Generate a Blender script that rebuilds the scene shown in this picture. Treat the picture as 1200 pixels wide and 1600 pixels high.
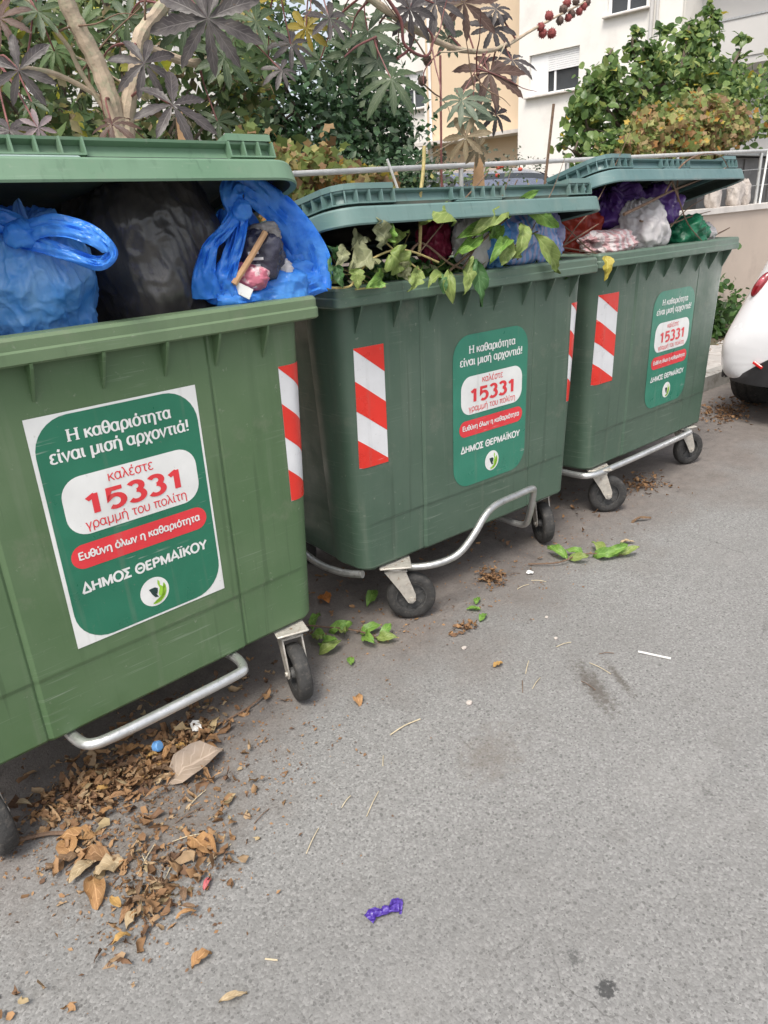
import bpy, math, random
import numpy as np
from mathutils import Vector, Matrix, noise

random.seed(7)
rng = np.random.default_rng(7)
scene = bpy.context.scene
for o in list(bpy.data.objects):
    bpy.data.objects.remove(o)
col = scene.collection
R = math.radians

# ------------------------------------------------------------------ camera
YAW, PITCH, ROLL, CAM_H = 0.88398, -0.38515, -0.05974, 1.4993
cam_d = bpy.data.cameras.new('camera')
cam = bpy.data.objects.new('camera', cam_d)
col.objects.link(cam)
fw = Vector((math.cos(YAW)*math.cos(PITCH), math.sin(YAW)*math.cos(PITCH), math.sin(PITCH)))
rt = Vector((math.sin(YAW), -math.cos(YAW), 0))
up = rt.cross(fw)
r2 = rt*math.cos(ROLL) + up*math.sin(ROLL)
u2 = -rt*math.sin(ROLL) + up*math.cos(ROLL)
cam.matrix_world = Matrix(((r2.x, u2.x, -fw.x, 0), (r2.y, u2.y, -fw.y, 0), (r2.z, u2.z, -fw.z, CAM_H), (0, 0, 0, 1)))
cam_d.sensor_fit = 'VERTICAL'
cam_d.sensor_height = 36
cam_d.lens = 1120.16*36/1600
cam_d.clip_start = 0.05
cam_d.clip_end = 500
scene.camera = cam

# ------------------------------------------------------------------ sky, sun, exposure
SUN_EL, SUN_AZ = R(60), R(212)          # azimuth counted from +X towards +Y: veiled sun, high on the left
world = bpy.data.worlds.new('World')
scene.world = world
world.use_nodes = True
wn = world.node_tree
wn.nodes.clear()
sky = wn.nodes.new('ShaderNodeTexSky')
sky.sky_type = 'NISHITA'
sky.sun_disc = False
sky.sun_elevation = SUN_EL
sky.sun_rotation = R(90) - SUN_AZ
sky.air_density = 1.0
sky.dust_density = 4.0
sky.ozone_density = 1.0
hs = wn.nodes.new('ShaderNodeHueSaturation')
hs.inputs['Saturation'].default_value = 0.38
bg = wn.nodes.new('ShaderNodeBackground')
bg.inputs['Strength'].default_value = 0.15
wo = wn.nodes.new('ShaderNodeOutputWorld')
wn.links.new(sky.outputs[0], hs.inputs['Color'])
wn.links.new(hs.outputs[0], bg.inputs['Color'])
wn.links.new(bg.outputs[0], wo.inputs['Surface'])
sun_d = bpy.data.lights.new('sun', 'SUN')
sun_d.energy = 1.5
sun_d.angle = R(18)
sun_d.color = (1.0, 0.94, 0.84)
sun = bpy.data.objects.new('sun', sun_d)
sun_dir = Vector((math.cos(SUN_EL)*math.cos(SUN_AZ), math.cos(SUN_EL)*math.sin(SUN_AZ), math.sin(SUN_EL)))
sun.rotation_euler = sun_dir.to_track_quat('Z', 'Y').to_euler()
sun.location = (-6, -4, 10)
col.objects.link(sun)
scene.view_settings.view_transform = 'Standard'
scene.view_settings.look = 'None'
scene.view_settings.exposure = 0.75
scene.view_settings.gamma = 1
scene.view_settings.use_curve_mapping = False
scene.cycles.max_bounces = 8
scene.cycles.use_denoising = True

# ------------------------------------------------------------------ helpers
def tag(o, label, cat, group=None):
    o['label'] = label
    o['category'] = cat
    if group: o['group'] = group
    return o
def kind(o, k):
    o['kind'] = k
    return o
def empty(name, loc=(0, 0, 0), rz=0, label=None, cat=None, group=None):
    o = bpy.data.objects.new(name, None)
    o.empty_display_size = 0.1
    col.objects.link(o)
    o.location = loc
    o.rotation_euler = (0, 0, rz)
    if label: tag(o, label, cat, group)
    return o
def link(name, me, mat=None, parent=None, loc=None):
    o = bpy.data.objects.new(name, me)
    col.objects.link(o)
    if mat is not None:
        if len(me.materials) == 0: me.materials.append(mat)
    if parent is not None: o.parent = parent
    if loc is not None: o.location = loc
    return o
def finish(me, smooth=True, ang=35):
    if smooth and len(me.polygons):
        me.polygons.foreach_set('use_smooth', [True]*len(me.polygons))
        if ang: me.set_sharp_from_angle(angle=R(ang))
    me.update()
    return me

class MB:
    def __init__(s): s.v = []; s.f = []
    def add(s, vs, fs):
        b = len(s.v)
        s.v += [tuple(v) for v in vs]
        s.f += [tuple(i+b for i in f) for f in fs]
        return s
    def box(s, c, size, rz=0, M=None):
        x, y, z = size[0]/2, size[1]/2, size[2]/2
        vs = [Vector(q) for q in ((-x,-y,-z),(x,-y,-z),(x,y,-z),(-x,y,-z),(-x,-y,z),(x,-y,z),(x,y,z),(-x,y,z))]
        if M is None: M = Matrix.Rotation(rz, 3, 'Z')
        vs = [M @ q + Vector(c) for q in vs]
        return s.add(vs, [(0,3,2,1),(4,5,6,7),(0,1,5,4),(1,2,6,5),(2,3,7,6),(3,0,4,7)])
    def bbox(s, c, size, b=.004, M=None):          # box with chamfered edges
        x, y, z = size[0]/2, size[1]/2, size[2]/2
        rings = []
        for zz, ins in ((-z, b), (-z+b, 0), (z-b, 0), (z, b)):
            X, Y = x-ins, y-ins
            rings.append([(-X+b,-Y,zz),(X-b,-Y,zz),(X,-Y+b,zz),(X,Y-b,zz),(X-b,Y,zz),(-X+b,Y,zz),(-X,Y-b,zz),(-X,-Y+b,zz)])
        vs = [Vector(q) for r in rings for q in r]
        if M is None: M = Matrix.Identity(3)
        vs = [M @ q + Vector(c) for q in vs]
        fs = [tuple(range(7, -1, -1)), tuple(range(24, 32))]
        for k in range(3):
            for i in range(8):
                j = (i+1) % 8
                fs.append((k*8+i, k*8+j, k*8+8+j, k*8+8+i))
        return s.add(vs, fs)
    def tube(s, pts, rad, n=8, cap=True):
        pts = [Vector(q) for q in pts]
        if not hasattr(rad, '__len__'): rad = [rad]*len(pts)
        vs, fs = [], []
        prev = None
        for i, q in enumerate(pts):
            t = (pts[min(i+1, len(pts)-1)] - pts[max(i-1, 0)]).normalized()
            if prev is None:
                a = Vector((0, 0, 1)) if abs(t.z) < .9 else Vector((1, 0, 0))
                nx = t.cross(a).normalized()
            else:
                nx = (prev - t*prev.dot(t)).normalized()
            prev = nx
            ny = t.cross(nx)
            for k in range(n):
                a = 2*math.pi*k/n
                vs.append(q + (nx*math.cos(a) + ny*math.sin(a))*rad[i])
        for i in range(len(pts)-1):
            for k in range(n):
                k2 = (k+1) % n
                fs.append((i*n+k, i*n+k2, (i+1)*n+k2, (i+1)*n+k))
        if cap:
            fs.append(tuple(range(n-1, -1, -1)))
            fs.append(tuple((len(pts)-1)*n+k for k in range(n)))
        return s.add(vs, fs)
    def lathe(s, prof, n=24, axis='Z', c=(0, 0, 0), M=None, closed=False):
        vs, fs = [], []
        m = len(prof)
        for k in range(n):
            a = 2*math.pi*k/n
            for r, h in prof:
                q = Vector((r*math.cos(a), r*math.sin(a), h))
                if axis == 'Y': q = Vector((q.x, q.z, -q.y))
                if axis == 'X': q = Vector((q.z, q.x, q.y))
                if M is not None: q = M @ q
                vs.append(q + Vector(c))
        for k in range(n):
            k2 = (k+1) % n
            for i in range(m if closed else m-1):
                j = (i+1) % m
                fs.append((k*m+i, k2*m+i, k2*m+j, k*m+j))
        return s.add(vs, fs)
    def grid(s, P):                                # P[i][j] points
        n, m = len(P), len(P[0])
        vs = [q for r in P for q in r]
        fs = [(i*m+j, i*m+j+1, (i+1)*m+j+1, (i+1)*m+j) for i in range(n-1) for j in range(m-1)]
        return s.add(vs, fs)
    def prism(s, poly, z0, z1, M=None):            # polygon (x,y) extruded in z
        n = len(poly)
        vs = [Vector((x, y, z0)) for x, y in poly] + [Vector((x, y, z1)) for x, y in poly]
        if M is not None: vs = [M @ q for q in vs]
        fs = [tuple(range(n-1, -1, -1)), tuple(range(n, 2*n))] + [(i, (i+1) % n, n+(i+1) % n, n+i) for i in range(n)]
        return s.add(vs, fs)
    def mesh(s, name, smooth=True, ang=35):
        me = bpy.data.meshes.new(name)
        me.from_pydata(s.v, [], s.f)
        return finish(me, smooth, ang)
    def build(s, name, mat, parent=None, smooth=True, ang=35, loc=None):
        return link(name, s.mesh(name, smooth, ang), mat, parent, loc)

def catmull(pts, sub=6):
    pts = [Vector(q) for q in pts]
    if len(pts) < 3: return pts
    out = []
    for i in range(len(pts)-1):
        p0, p1, p2, p3 = pts[max(i-1, 0)], pts[i], pts[i+1], pts[min(i+2, len(pts)-1)]
        for k in range(sub):
            t = k/sub
            out.append(.5*((2*p1) + (p2-p0)*t + (2*p0-5*p1+4*p2-p3)*t*t + (3*p1-p0-3*p2+p3)*t**3))
    out.append(pts[-1])
    return out
def lerp(a, b, t): return a + (b-a)*t

def fast_mesh(name, V, F, rnd=None):               # V (n,3), F (m,3) triangles, rnd per face
    me = bpy.data.meshes.new(name)
    V = np.asarray(V, np.float32); F = np.asarray(F, np.int32)
    me.vertices.add(len(V)); me.vertices.foreach_set('co', V.ravel())
    me.loops.add(F.size); me.loops.foreach_set('vertex_index', F.ravel())
    me.polygons.add(len(F))
    me.polygons.foreach_set('loop_start', np.arange(len(F), dtype=np.int32)*3)
    me.polygons.foreach_set('loop_total', np.full(len(F), 3, np.int32))
    me.update(calc_edges=True)
    if rnd is not None:
        at = me.attributes.new('rnd', 'FLOAT', 'FACE')
        at.data.foreach_set('value', np.asarray(rnd, np.float32))
    return me

# ------------------------------------------------------------------ materials
def new_mat(name):
    m = bpy.data.materials.new(name)
    m.use_nodes = True
    nt = m.node_tree
    nt.nodes.clear()
    return m, nt
class NG:
    def __init__(s, nt): s.nt = nt
    def n(s, typ, **kw):
        nd = s.nt.nodes.new(typ)
        for k, v in kw.items(): setattr(nd, k, v)
        return nd
    def l(s, a, b): s.nt.links.new(a, b)
    def noise(s, vec, scale, detail=4, rough=.55, dist=0):
        nd = s.n('ShaderNodeTexNoise')
        nd.inputs['Scale'].default_value = scale
        nd.inputs['Detail'].default_value = detail
        nd.inputs['Roughness'].default_value = rough
        nd.inputs['Distortion'].default_value = dist
        if vec is not None: s.l(vec, nd.inputs['Vector'])
        return nd.outputs['Fac']
    def vor(s, vec, scale, feature='F1', out='Distance', rnd=1):
        nd = s.n('ShaderNodeTexVoronoi', feature=feature)
        nd.inputs['Scale'].default_value = scale
        nd.inputs['Randomness'].default_value = rnd
        if vec is not None: s.l(vec, nd.inputs['Vector'])
        return nd.outputs[out]
    def ramp(s, fac, stops, interp='LINEAR'):
        nd = s.n('ShaderNodeValToRGB')
        cr = nd.color_ramp
        cr.interpolation = interp
        while len(cr.elements) < len(stops): cr.elements.new(.5)
        for e, (p, c) in zip(cr.elements, stops):
            e.position = p
            e.color = (c, c, c, 1) if not hasattr(c, '__len__') else (c[0], c[1], c[2], 1)
        s.l(fac, nd.inputs['Fac'])
        return nd.outputs['Color']
    def mix(s, fac, a, b, mode='MIX'):
        nd = s.n('ShaderNodeMix', data_type='RGBA', blend_type=mode)
        for sock, v in ((nd.inputs[0], fac), (nd.inputs[6], a), (nd.inputs[7], b)):
            if hasattr(v, 'is_output'): s.l(v, sock)
            elif hasattr(v, '__len__'): sock.default_value = (v[0], v[1], v[2], 1)
            else: sock.default_value = v
        return nd.outputs[2]
    def math(s, op, a, b=0):
        nd = s.n('ShaderNodeMath', operation=op)
        for sock, v in ((nd.inputs[0], a), (nd.inputs[1], b)):
            if hasattr(v, 'is_output'): s.l(v, sock)
            else: sock.default_value = v
        return nd.outputs[0]
    def mapping(s, vec, scale=(1, 1, 1), rot=(0, 0, 0), loc=(0, 0, 0)):
        nd = s.n('ShaderNodeMapping')
        nd.inputs['Scale'].default_value = scale
        nd.inputs['Rotation'].default_value = rot
        nd.inputs['Location'].default_value = loc
        s.l(vec, nd.inputs['Vector'])
        return nd.outputs[0]
    def coord(s, k='Object'): return s.n('ShaderNodeTexCoord').outputs[k]
    def bump(s, h, strength=.3, dist=.01):
        nd = s.n('ShaderNodeBump')
        nd.inputs['Strength'].default_value = strength
        nd.inputs['Distance'].default_value = dist
        s.l(h, nd.inputs['Height'])
        return nd.outputs[0]
    def pbsdf(s, colr, rough=.5, metal=0, spec=.5, normal=None, coat=0):
        b = s.n('ShaderNodeBsdfPrincipled')
        for nm, v in (('Base Color', colr), ('Roughness', rough), ('Metallic', metal), ('Specular IOR Level', spec), ('Coat Weight', coat)):
            if hasattr(v, 'is_output'): s.l(v, b.inputs[nm])
            elif hasattr(v, '__len__'): b.inputs[nm].default_value = (v[0], v[1], v[2], 1)
            else: b.inputs[nm].default_value = v
        if normal is not None: s.l(normal, b.inputs['Normal'])
        return b
    def out(s, sh):
        o = s.n('ShaderNodeOutputMaterial')
        s.l(sh, o.inputs['Surface'])

def simple(name, c, rough=.5, metal=0, var=.12, vs=8, bump=0, bs=80, spec=.5, c2=None, c2amt=(.5, .65), coat=0):
    m, nt = new_mat(name)
    g = NG(nt)
    v = g.coord()
    n1 = g.noise(v, vs, 5)
    lo = tuple(x*(1-var) for x in c); hi = tuple(min(1, x*(1+var)) for x in c)
    base = g.ramp(n1, [(.3, lo), (.7, hi)])
    if c2 is not None:
        f2 = g.ramp(g.noise(v, vs*1.7, 6, .65), [(c2amt[0], 0), (c2amt[1], 1)])
        base = g.mix(f2, base, c2)
    nrm = g.bump(g.noise(v, bs, 4), bump, .01) if bump else None
    rr = g.ramp(g.noise(v, vs*2.3, 3), [(.3, max(0, rough-.08)), (.7, min(1, rough+.08))])
    g.out(g.pbsdf(base, rr, metal, spec, nrm, coat).outputs[0])
    return m

def plastic(name, c, faded, rough=.38):
    """moulded bin plastic: chalky fading, vertical streaks of dirt, fine scratches"""
    m, nt = new_mat(name)
    g = NG(nt)
    v = g.coord()
    big = g.noise(v, 2.2, 5, .6)
    base = g.mix(g.ramp(big, [(.35, 0), (.75, .75)]), c, faded)
    streak = g.noise(g.mapping(v, (26, 26, 1.3)), 1, 5, .6)
    base = g.mix(g.ramp(streak, [(.55, 0), (.8, .28)]), base, tuple(x*.55 for x in c))
    streak2 = g.noise(g.mapping(v, (14, 14, .9), loc=(3, 1, 2)), 1, 4, .6)
    base = g.mix(g.ramp(streak2, [(.58, 0), (.78, .22)]), base, (.30, .31, .25))
    spots = g.noise(v, 46, 3, .7)
    base = g.mix(g.ramp(spots, [(.66, 0), (.74, .3)]), base, (.33, .34, .28))
    for rot, amt, k in ((.5, .13, 3), (-.25, .11, 7), (1.2, .10, 11)):       # scrapes
        scr = g.noise(g.mapping(v, (5, 5, 130), rot=(0, rot, 0), loc=(k, k*.7, k*1.3)), 1, 2, .5)
        msk = g.ramp(g.noise(g.mapping(v, (1, 1, 1), loc=(k, 2*k, 0)), 3.2, 3, .6), [(.5, 0), (.62, 1)])
        base = g.mix(g.math('MULTIPLY', g.math('MULTIPLY', g.ramp(scr, [(.64, 0), (.70, 1)]), msk), amt), base, (.46, .50, .43))
    drip = g.noise(g.mapping(v, (48, 48, .7), loc=(5, 2, 1)), 1, 3, .55)
    dmsk = g.ramp(g.noise(g.mapping(v, (1, 1, .4), loc=(8, 3, 1)), 4, 3, .6), [(.48, 0), (.6, 1)])
    base = g.mix(g.math('MULTIPLY', g.math('MULTIPLY', g.ramp(drip, [(.60, 0), (.66, 1)]), dmsk), .30), base, tuple(x*.42 for x in c))
    splash = g.ramp(g.noise(v, 5.5, 7, .72), [(.56, 0), (.72, .28)])
    base = g.mix(splash, base, (.27, .25, .20))
    h = g.math('ADD', g.math('MULTIPLY', g.noise(v, 5, 3), 1.0), g.math('MULTIPLY', g.noise(v, 260, 2), .03))
    rr = g.ramp(g.noise(v, 9, 5, .65), [(.3, rough-.07), (.7, rough+.17)])
    g.out(g.pbsdf(base, rr, 0, .5, g.bump(h, .18, .02)).outputs[0])
    return m

def foliage(name, stops, rough=.5, trans=.3, spec=.4, tscale=1.0):
    """leaf material; each leaf takes its own colour from the 'rnd' attribute"""
    m, nt = new_mat(name)
    g = NG(nt)
    at = g.n('ShaderNodeAttribute', attribute_name='rnd')
    base = g.ramp(at.outputs['Fac'], stops)
    v = g.coord()
    base = g.mix(g.ramp(g.noise(v, 35, 4), [(.35, 0), (.7, .35)]), base, tuple(x*.6 for x in stops[0][1]))
    p = g.pbsdf(base, rough, 0, spec)
    t = g.n('ShaderNodeBsdfTranslucent')
    g.l(base, t.inputs['Color'])
    mx = g.n('ShaderNodeMixShader')
    mx.inputs[0].default_value = trans
    g.l(p.outputs[0], mx.inputs[1]); g.l(t.outputs[0], mx.inputs[2])
    g.out(mx.outputs[0])
    return m

def leafmat(name, c, c2, rough=.5, trans=.25, vscale=30, vein=.5):
    """single large leaf: mottled blade with midrib and side veins (blade coordinates are in the UV map)"""
    m, nt = new_mat(name)
    g = NG(nt)
    v = g.coord()
    base = g.ramp(g.noise(v, vscale, 5, .6), [(.35, c), (.68, c2)])
    base = g.mix(g.ramp(g.noise(v, vscale*.4, 3, .6), [(.45, 0), (.75, .35)]), base, tuple(x*.62 for x in c))
    base = g.mix(g.ramp(g.noise(v, vscale*3, 4, .7), [(.64, 0), (.72, .5)]), base, (.16, .10, .05))
    sp = g.n('ShaderNodeSeparateXYZ')
    g.l(g.coord('UV'), sp.inputs[0])
    aa = g.math('ABSOLUTE', g.math('MULTIPLY', g.math('SUBTRACT', sp.outputs[0], .5), 2))
    mid = g.ramp(aa, [(.02, 1), (.10, 0)])
    sv = g.math('SINE', g.math('MULTIPLY', g.math('SUBTRACT', sp.outputs[1], g.math('MULTIPLY', aa, .22)), 50))
    side = g.math('MULTIPLY', g.ramp(sv, [(.82, 0), (.98, 1)]), g.ramp(aa, [(.7, .6), (1, 0)]))
    vn = g.math('MAXIMUM', mid, side)
    base = g.mix(g.math('MULTIPLY', vn, vein), base, tuple(min(.7, x*1.5+.06) for x in c2))
    h = g.math('SUBTRACT', g.math('MULTIPLY', g.noise(v, vscale*4, 3), .6), g.math('MULTIPLY', vn, .8))
    p = g.pbsdf(base, rough, 0, .4, g.bump(h, .3, .004))
    t = g.n('ShaderNodeBsdfTranslucent')
    g.l(base, t.inputs['Color'])
    mx = g.n('ShaderNodeMixShader')
    mx.inputs[0].default_value = trans
    g.l(p.outputs[0], mx.inputs[1]); g.l(t.outputs[0], mx.inputs[2])
    g.out(mx.outputs[0])
    return m

def set_uv(me, uv):
    lay = me.uv_layers.new(name='UVMap')
    idx = np.empty(len(me.loops), np.int32); me.loops.foreach_get('vertex_index', idx)
    lay.data.foreach_set('uv', np.asarray(uv, np.float32)[idx].ravel())

def film(name, c, c2, rough=.28, trans=.3, vs=7, stripes=None, bump=.34):
    """thin plastic film of a bag: glossy, with fine sharp creases"""
    m, nt = new_mat(name)
    g = NG(nt)
    v = g.coord()
    n1 = g.noise(v, vs, 4, .5, 1.5)
    base = g.ramp(n1, [(.35, c), (.7, c2)])
    if stripes:
        wv = g.n('ShaderNodeTexWave')
        wv.inputs['Scale'].default_value = stripes[0]
        wv.inputs['Distortion'].default_value = 3
        wv.inputs['Detail'].default_value = 3
        g.l(v, wv.inputs['Vector'])
        base = g.mix(g.ramp(wv.outputs['Fac'], [(.45, 0), (.55, 1)]), base, stripes[1])
    def crease(sc, mp):
        q = g.math('SUBTRACT', g.noise(g.mapping(v, mp), sc, 2, .5, 1.0), .5)
        return g.math('SUBTRACT', 1, g.math('MULTIPLY', g.math('ABSOLUTE', q), 4))
    h = g.math('ADD', crease(9, (1, 1, .4)), g.math('MULTIPLY', crease(20, (1, 1, .55)), .5))
    h = g.math('ADD', h, g.math('MULTIPLY', crease(16, (.5, .5, 1.3)), .4))
    h = g.math('ADD', h, g.math('MULTIPLY', crease(46, (1, 1, .5)), .22))
    p = g.pbsdf(base, rough, 0, .5, g.bump(h, bump, .012), .25)
    p.inputs['Coat Roughness'].default_value = .12
    t = g.n('ShaderNodeBsdfTranslucent')
    g.l(base, t.inputs['Color'])
    mx = g.n('ShaderNodeMixShader')
    mx.inputs[0].default_value = trans
    g.l(p.outputs[0], mx.inputs[1]); g.l(t.outputs[0], mx.inputs[2])
    g.out(mx.outputs[0])
    return m

def asphalt():
    m, nt = new_mat('asphalt')
    g = NG(nt)
    v = g.coord()
    agg = g.vor(v, 170)
    fine = g.noise(v, 420, 3, .6)
    stone = g.n('ShaderNodeTexVoronoi')
    stone.inputs['Scale'].default_value = 170
    g.l(v, stone.inputs['Vector'])
    sx = g.n('ShaderNodeSeparateColor')
    g.l(stone.outputs['Color'], sx.inputs[0])
    tint = g.ramp(sx.outputs[0], [(0, (.165, .163, .158)), (.5, (.215, .213, .207)), (.85, (.255, .252, .245)), (1, (.31, .306, .297))])
    pits = g.ramp(g.noise(v, 120, 3, .6), [(.34, 1), (.41, 0)])
    base = g.mix(pits, tint, (.075, .073, .070))
    pv = g.n('ShaderNodeTexVoronoi')
    pv.inputs['Scale'].default_value = 75
    g.l(v, pv.inputs['Vector'])
    ps = g.n('ShaderNodeSeparateColor')
    g.l(pv.outputs['Color'], ps.inputs[0])
    rad = g.math('MULTIPLY', g.ramp(ps.outputs[1], [(.45, 0), (1, 1)]), .42)
    hole = g.ramp(g.math('SUBTRACT', rad, g.math('ADD', pv.outputs['Distance'], g.math('MULTIPLY', g.math('SUBTRACT', g.noise(v, 300, 2), .5), .25))), [(0, 0), (.06, 1)])
    base = g.mix(g.math('MULTIPLY', hole, .75), base, (.078, .076, .073))
    base = g.mix(g.ramp(fine, [(.35, 0), (.75, .35)]), base, (.31, .307, .30))
    # bitumen patches and tone drift
    base = g.mix(g.ramp(g.noise(v, 1.1, 5, .6), [(.35, 0), (.75, .35)]), base, (.155, .148, .14))
    base = g.mix(g.ramp(g.noise(v, 9, 5, .65), [(.55, 0), (.72, .25)]), base, (.135, .128, .118))
    band_ = g.noise(g.mapping(v, (.25, 1.7, 1)), 1, 4, .55)
    base = g.mix(g.ramp(band_, [(.45, 0), (.7, .38)]), base, (.15, .148, .143))
    base = g.mix(g.ramp(g.noise(g.mapping(v, (.5, 1.2, 1), loc=(4, 7, 0)), 1.6, 6, .7), [(.56, 0), (.72, .30)]), base, (.30, .292, .28))
    wob = g.n('ShaderNodeVectorMath', operation='ADD')
    nz = g.n('ShaderNodeTexNoise'); nz.inputs['Scale'].default_value = 5; nz.inputs['Detail'].default_value = 5
    g.l(v, nz.inputs['Vector'])
    sc_ = g.n('ShaderNodeVectorMath', operation='SCALE'); sc_.inputs['Scale'].default_value = .35
    g.l(nz.outputs['Color'], sc_.inputs[0]); g.l(v, wob.inputs[0]); g.l(sc_.outputs[0], wob.inputs[1])
    ck = g.vor(wob.outputs[0], .75, 'DISTANCE_TO_EDGE')
    ckm = g.math('MULTIPLY', g.ramp(ck, [(.0, 1), (.0035, 0)]), g.ramp(g.noise(v, 1.3, 3), [(.5, 0), (.6, 1)]))
    base = g.mix(g.math('MULTIPLY', ckm, .55), base, (.06, .056, .052))
    # reddish brown dust that collected along the row of bins
    sp = g.n('ShaderNodeSeparateXYZ')
    g.l(v, sp.inputs[0])
    band = g.math('ADD', sp.outputs['Y'], g.math('MULTIPLY', g.math('SUBTRACT', g.noise(v, 2.2, 5, .6), .5), 1.1))
    bm = g.ramp(g.math('MULTIPLY', band, .2), [(.29, 0), (.385, 1)])       # Y about 1.45 .. 1.9
    dust = g.ramp(g.noise(v, 14, 6, .7), [(.3, (.105, .088, .078)), (.7, (.20, .168, .148))])
    base = g.mix(g.math('MULTIPLY', bm, .72), base, dust)
    # stains: tyre scuff and dark drips
    def spot(cx, cy, rx, ry, rot, ns, lo, hi, colr, amt):
        nonlocal base
        mp = g.mapping(v, (1, 1, 1), (0, 0, 0), (-cx, -cy, 0))
        mp = g.mapping(mp, (1, 1, 1), (0, 0, -rot))
        mp = g.mapping(mp, (1/rx, 1/ry, 0))
        ln = g.n('ShaderNodeVectorMath', operation='LENGTH')
        g.l(mp, ln.inputs[0])
        d = g.math('SUBTRACT', 1, ln.outputs['Value'])
        d = g.math('ADD', d, g.math('MULTIPLY', g.math('SUBTRACT', g.noise(v, ns, 4, .7), .5), 2.2))
        base = g.mix(g.math('MULTIPLY', g.ramp(d, [(lo, 0), (hi, 1)]), amt), base, colr)
    spot(1.80, 1.13, .28, .07, R(58), 60, .35, .8, (.09, .078, .066), .75)
    spot(1.90, 1.10, .2, .03, R(58), 80, .35, .8, (.09, .078, .066), .7)
    spot(.943, .516, .035, .03, 0, 90, .25, .6, (.05, .05, .05), .9)
    spot(.95, .60, .06, .03, 1.0, 90, .5, .9, (.07, .07, .068), .7)
    spot(.77, .52, .03, .015, 1.0, 90, .5, .9, (.07, .07, .068), .7)
    spot(1.30, 1.15, .22, .16, .4, 30, .3, 1.0, (.15, .128, .108), .5)
    spot(.45, 1.6, .42, .34, .4, 24, .2, .9, (.12, .095, .076), .55)
    spot(2.75, .85, .1, .03, .4, 40, .4, 1.0, (.12, .11, .1), .6)
    h = g.math('ADD', g.math('MULTIPLY', agg, -1.0), g.math('MULTIPLY', g.noise(v, 95, 4, .7), 1.2))
    h = g.math('SUBTRACT', g.math('MULTIPLY', h, .6), g.math('MULTIPLY', hole, .5))
    p = g.pbsdf(base, .9, 0, .3, g.bump(h, .45, .0035))
    g.out(p.outputs[0])
    return m
M = {}
M['asphalt'] = asphalt()
M['kerb'] = simple('kerb_concrete', (.34, .33, .31), .9, var=.2, vs=5, bump=.4, bs=60, c2=(.16, .14, .12), c2amt=(.5, .7))
M['paver'] = simple('paving_concrete', (.42, .40, .38), .9, var=.16, vs=4, bump=.3, bs=90, c2=(.22, .19, .17), c2amt=(.52, .75))
M['joint'] = simple('joint_dirt', (.12, .10, .085), .95, var=.3, vs=20, bump=.4)
M['soil'] = simple('soil', (.11, .085, .06), .95, var=.4, vs=6, bump=.8, bs=20, c2=(.07, .09, .04), c2amt=(.45, .65))
M['wall'] = simple('wall_render', (.52, .43, .36), .9, var=.06, vs=1.5, bump=.25, bs=120, c2=(.38, .30, .25), c2amt=(.55, .85))
M['coping'] = simple('coping_concrete', (.62, .58, .54), .85, var=.1, vs=6, bump=.2)
M['galv'] = simple('galvanised_steel', (.50, .50, .49), .42, .85, var=.15, vs=25, bump=.15, bs=60, c2=(.25, .22, .2), c2amt=(.58, .75))
M['galv_bright'] = simple('bright_galvanised_tube', (.66, .66, .65), .34, .8, var=.12, vs=20, bump=.1, bs=70, c2=(.28, .25, .23), c2amt=(.62, .8))
M['rail'] = simple('painted_rail', (.52, .52, .51), .5, .3, var=.1, vs=20, bump=.1)
M['fork'] = simple('zinc_caster_fork', (.50, .47, .42), .55, .35, var=.15, vs=30, bump=.2, bs=90, c2=(.24, .14, .08), c2amt=(.58, .72))
M['rubber'] = simple('tyre_rubber', (.035, .034, .033), .75, var=.3, vs=30, bump=.3, bs=120, c2=(.10, .09, .08), c2amt=(.55, .75))
M['hub'] = simple('wheel_hub_plastic', (.06, .06, .06), .6, var=.3, vs=40, bump=.1, c2=(.16, .15, .13), c2amt=(.55, .75))
M['green1'] = plastic('bin_plastic_grass_green', (.080, .146, .064), (.125, .185, .10), .42)
M['rim1'] = plastic('bleached_grass_green', (.115, .178, .092), (.165, .225, .13), .45)
M['rim2'] = plastic('bleached_dark_green', (.085, .138, .10), (.14, .19, .15), .42)
M['green2'] = plastic('bin_plastic_dark_green', (.062, .108, .074), (.105, .148, .112), .38)
M['lid1'] = plastic('lid_plastic_pale_green', (.115, .215, .13), (.19, .285, .20), .42)
M['lid2'] = plastic('lid_plastic_blue_green', (.105, .19, .175), (.17, .25, .235), .40)
M['lid3'] = plastic('lid_plastic_slate_green', (.085, .165, .165), (.15, .23, .225), .38)
M['inner'] = simple('grimy_shaded_inner_plastic', (.035, .05, .04), .6, var=.3, vs=5, bump=.2, bs=30, c2=(.06, .055, .045), c2amt=(.5, .7))  # grime plus the shade inside lid and tub, both put into the colour
M['grip'] = simple('pale_grip_plastic', (.35, .45, .42), .4, var=.1, vs=10)
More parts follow.
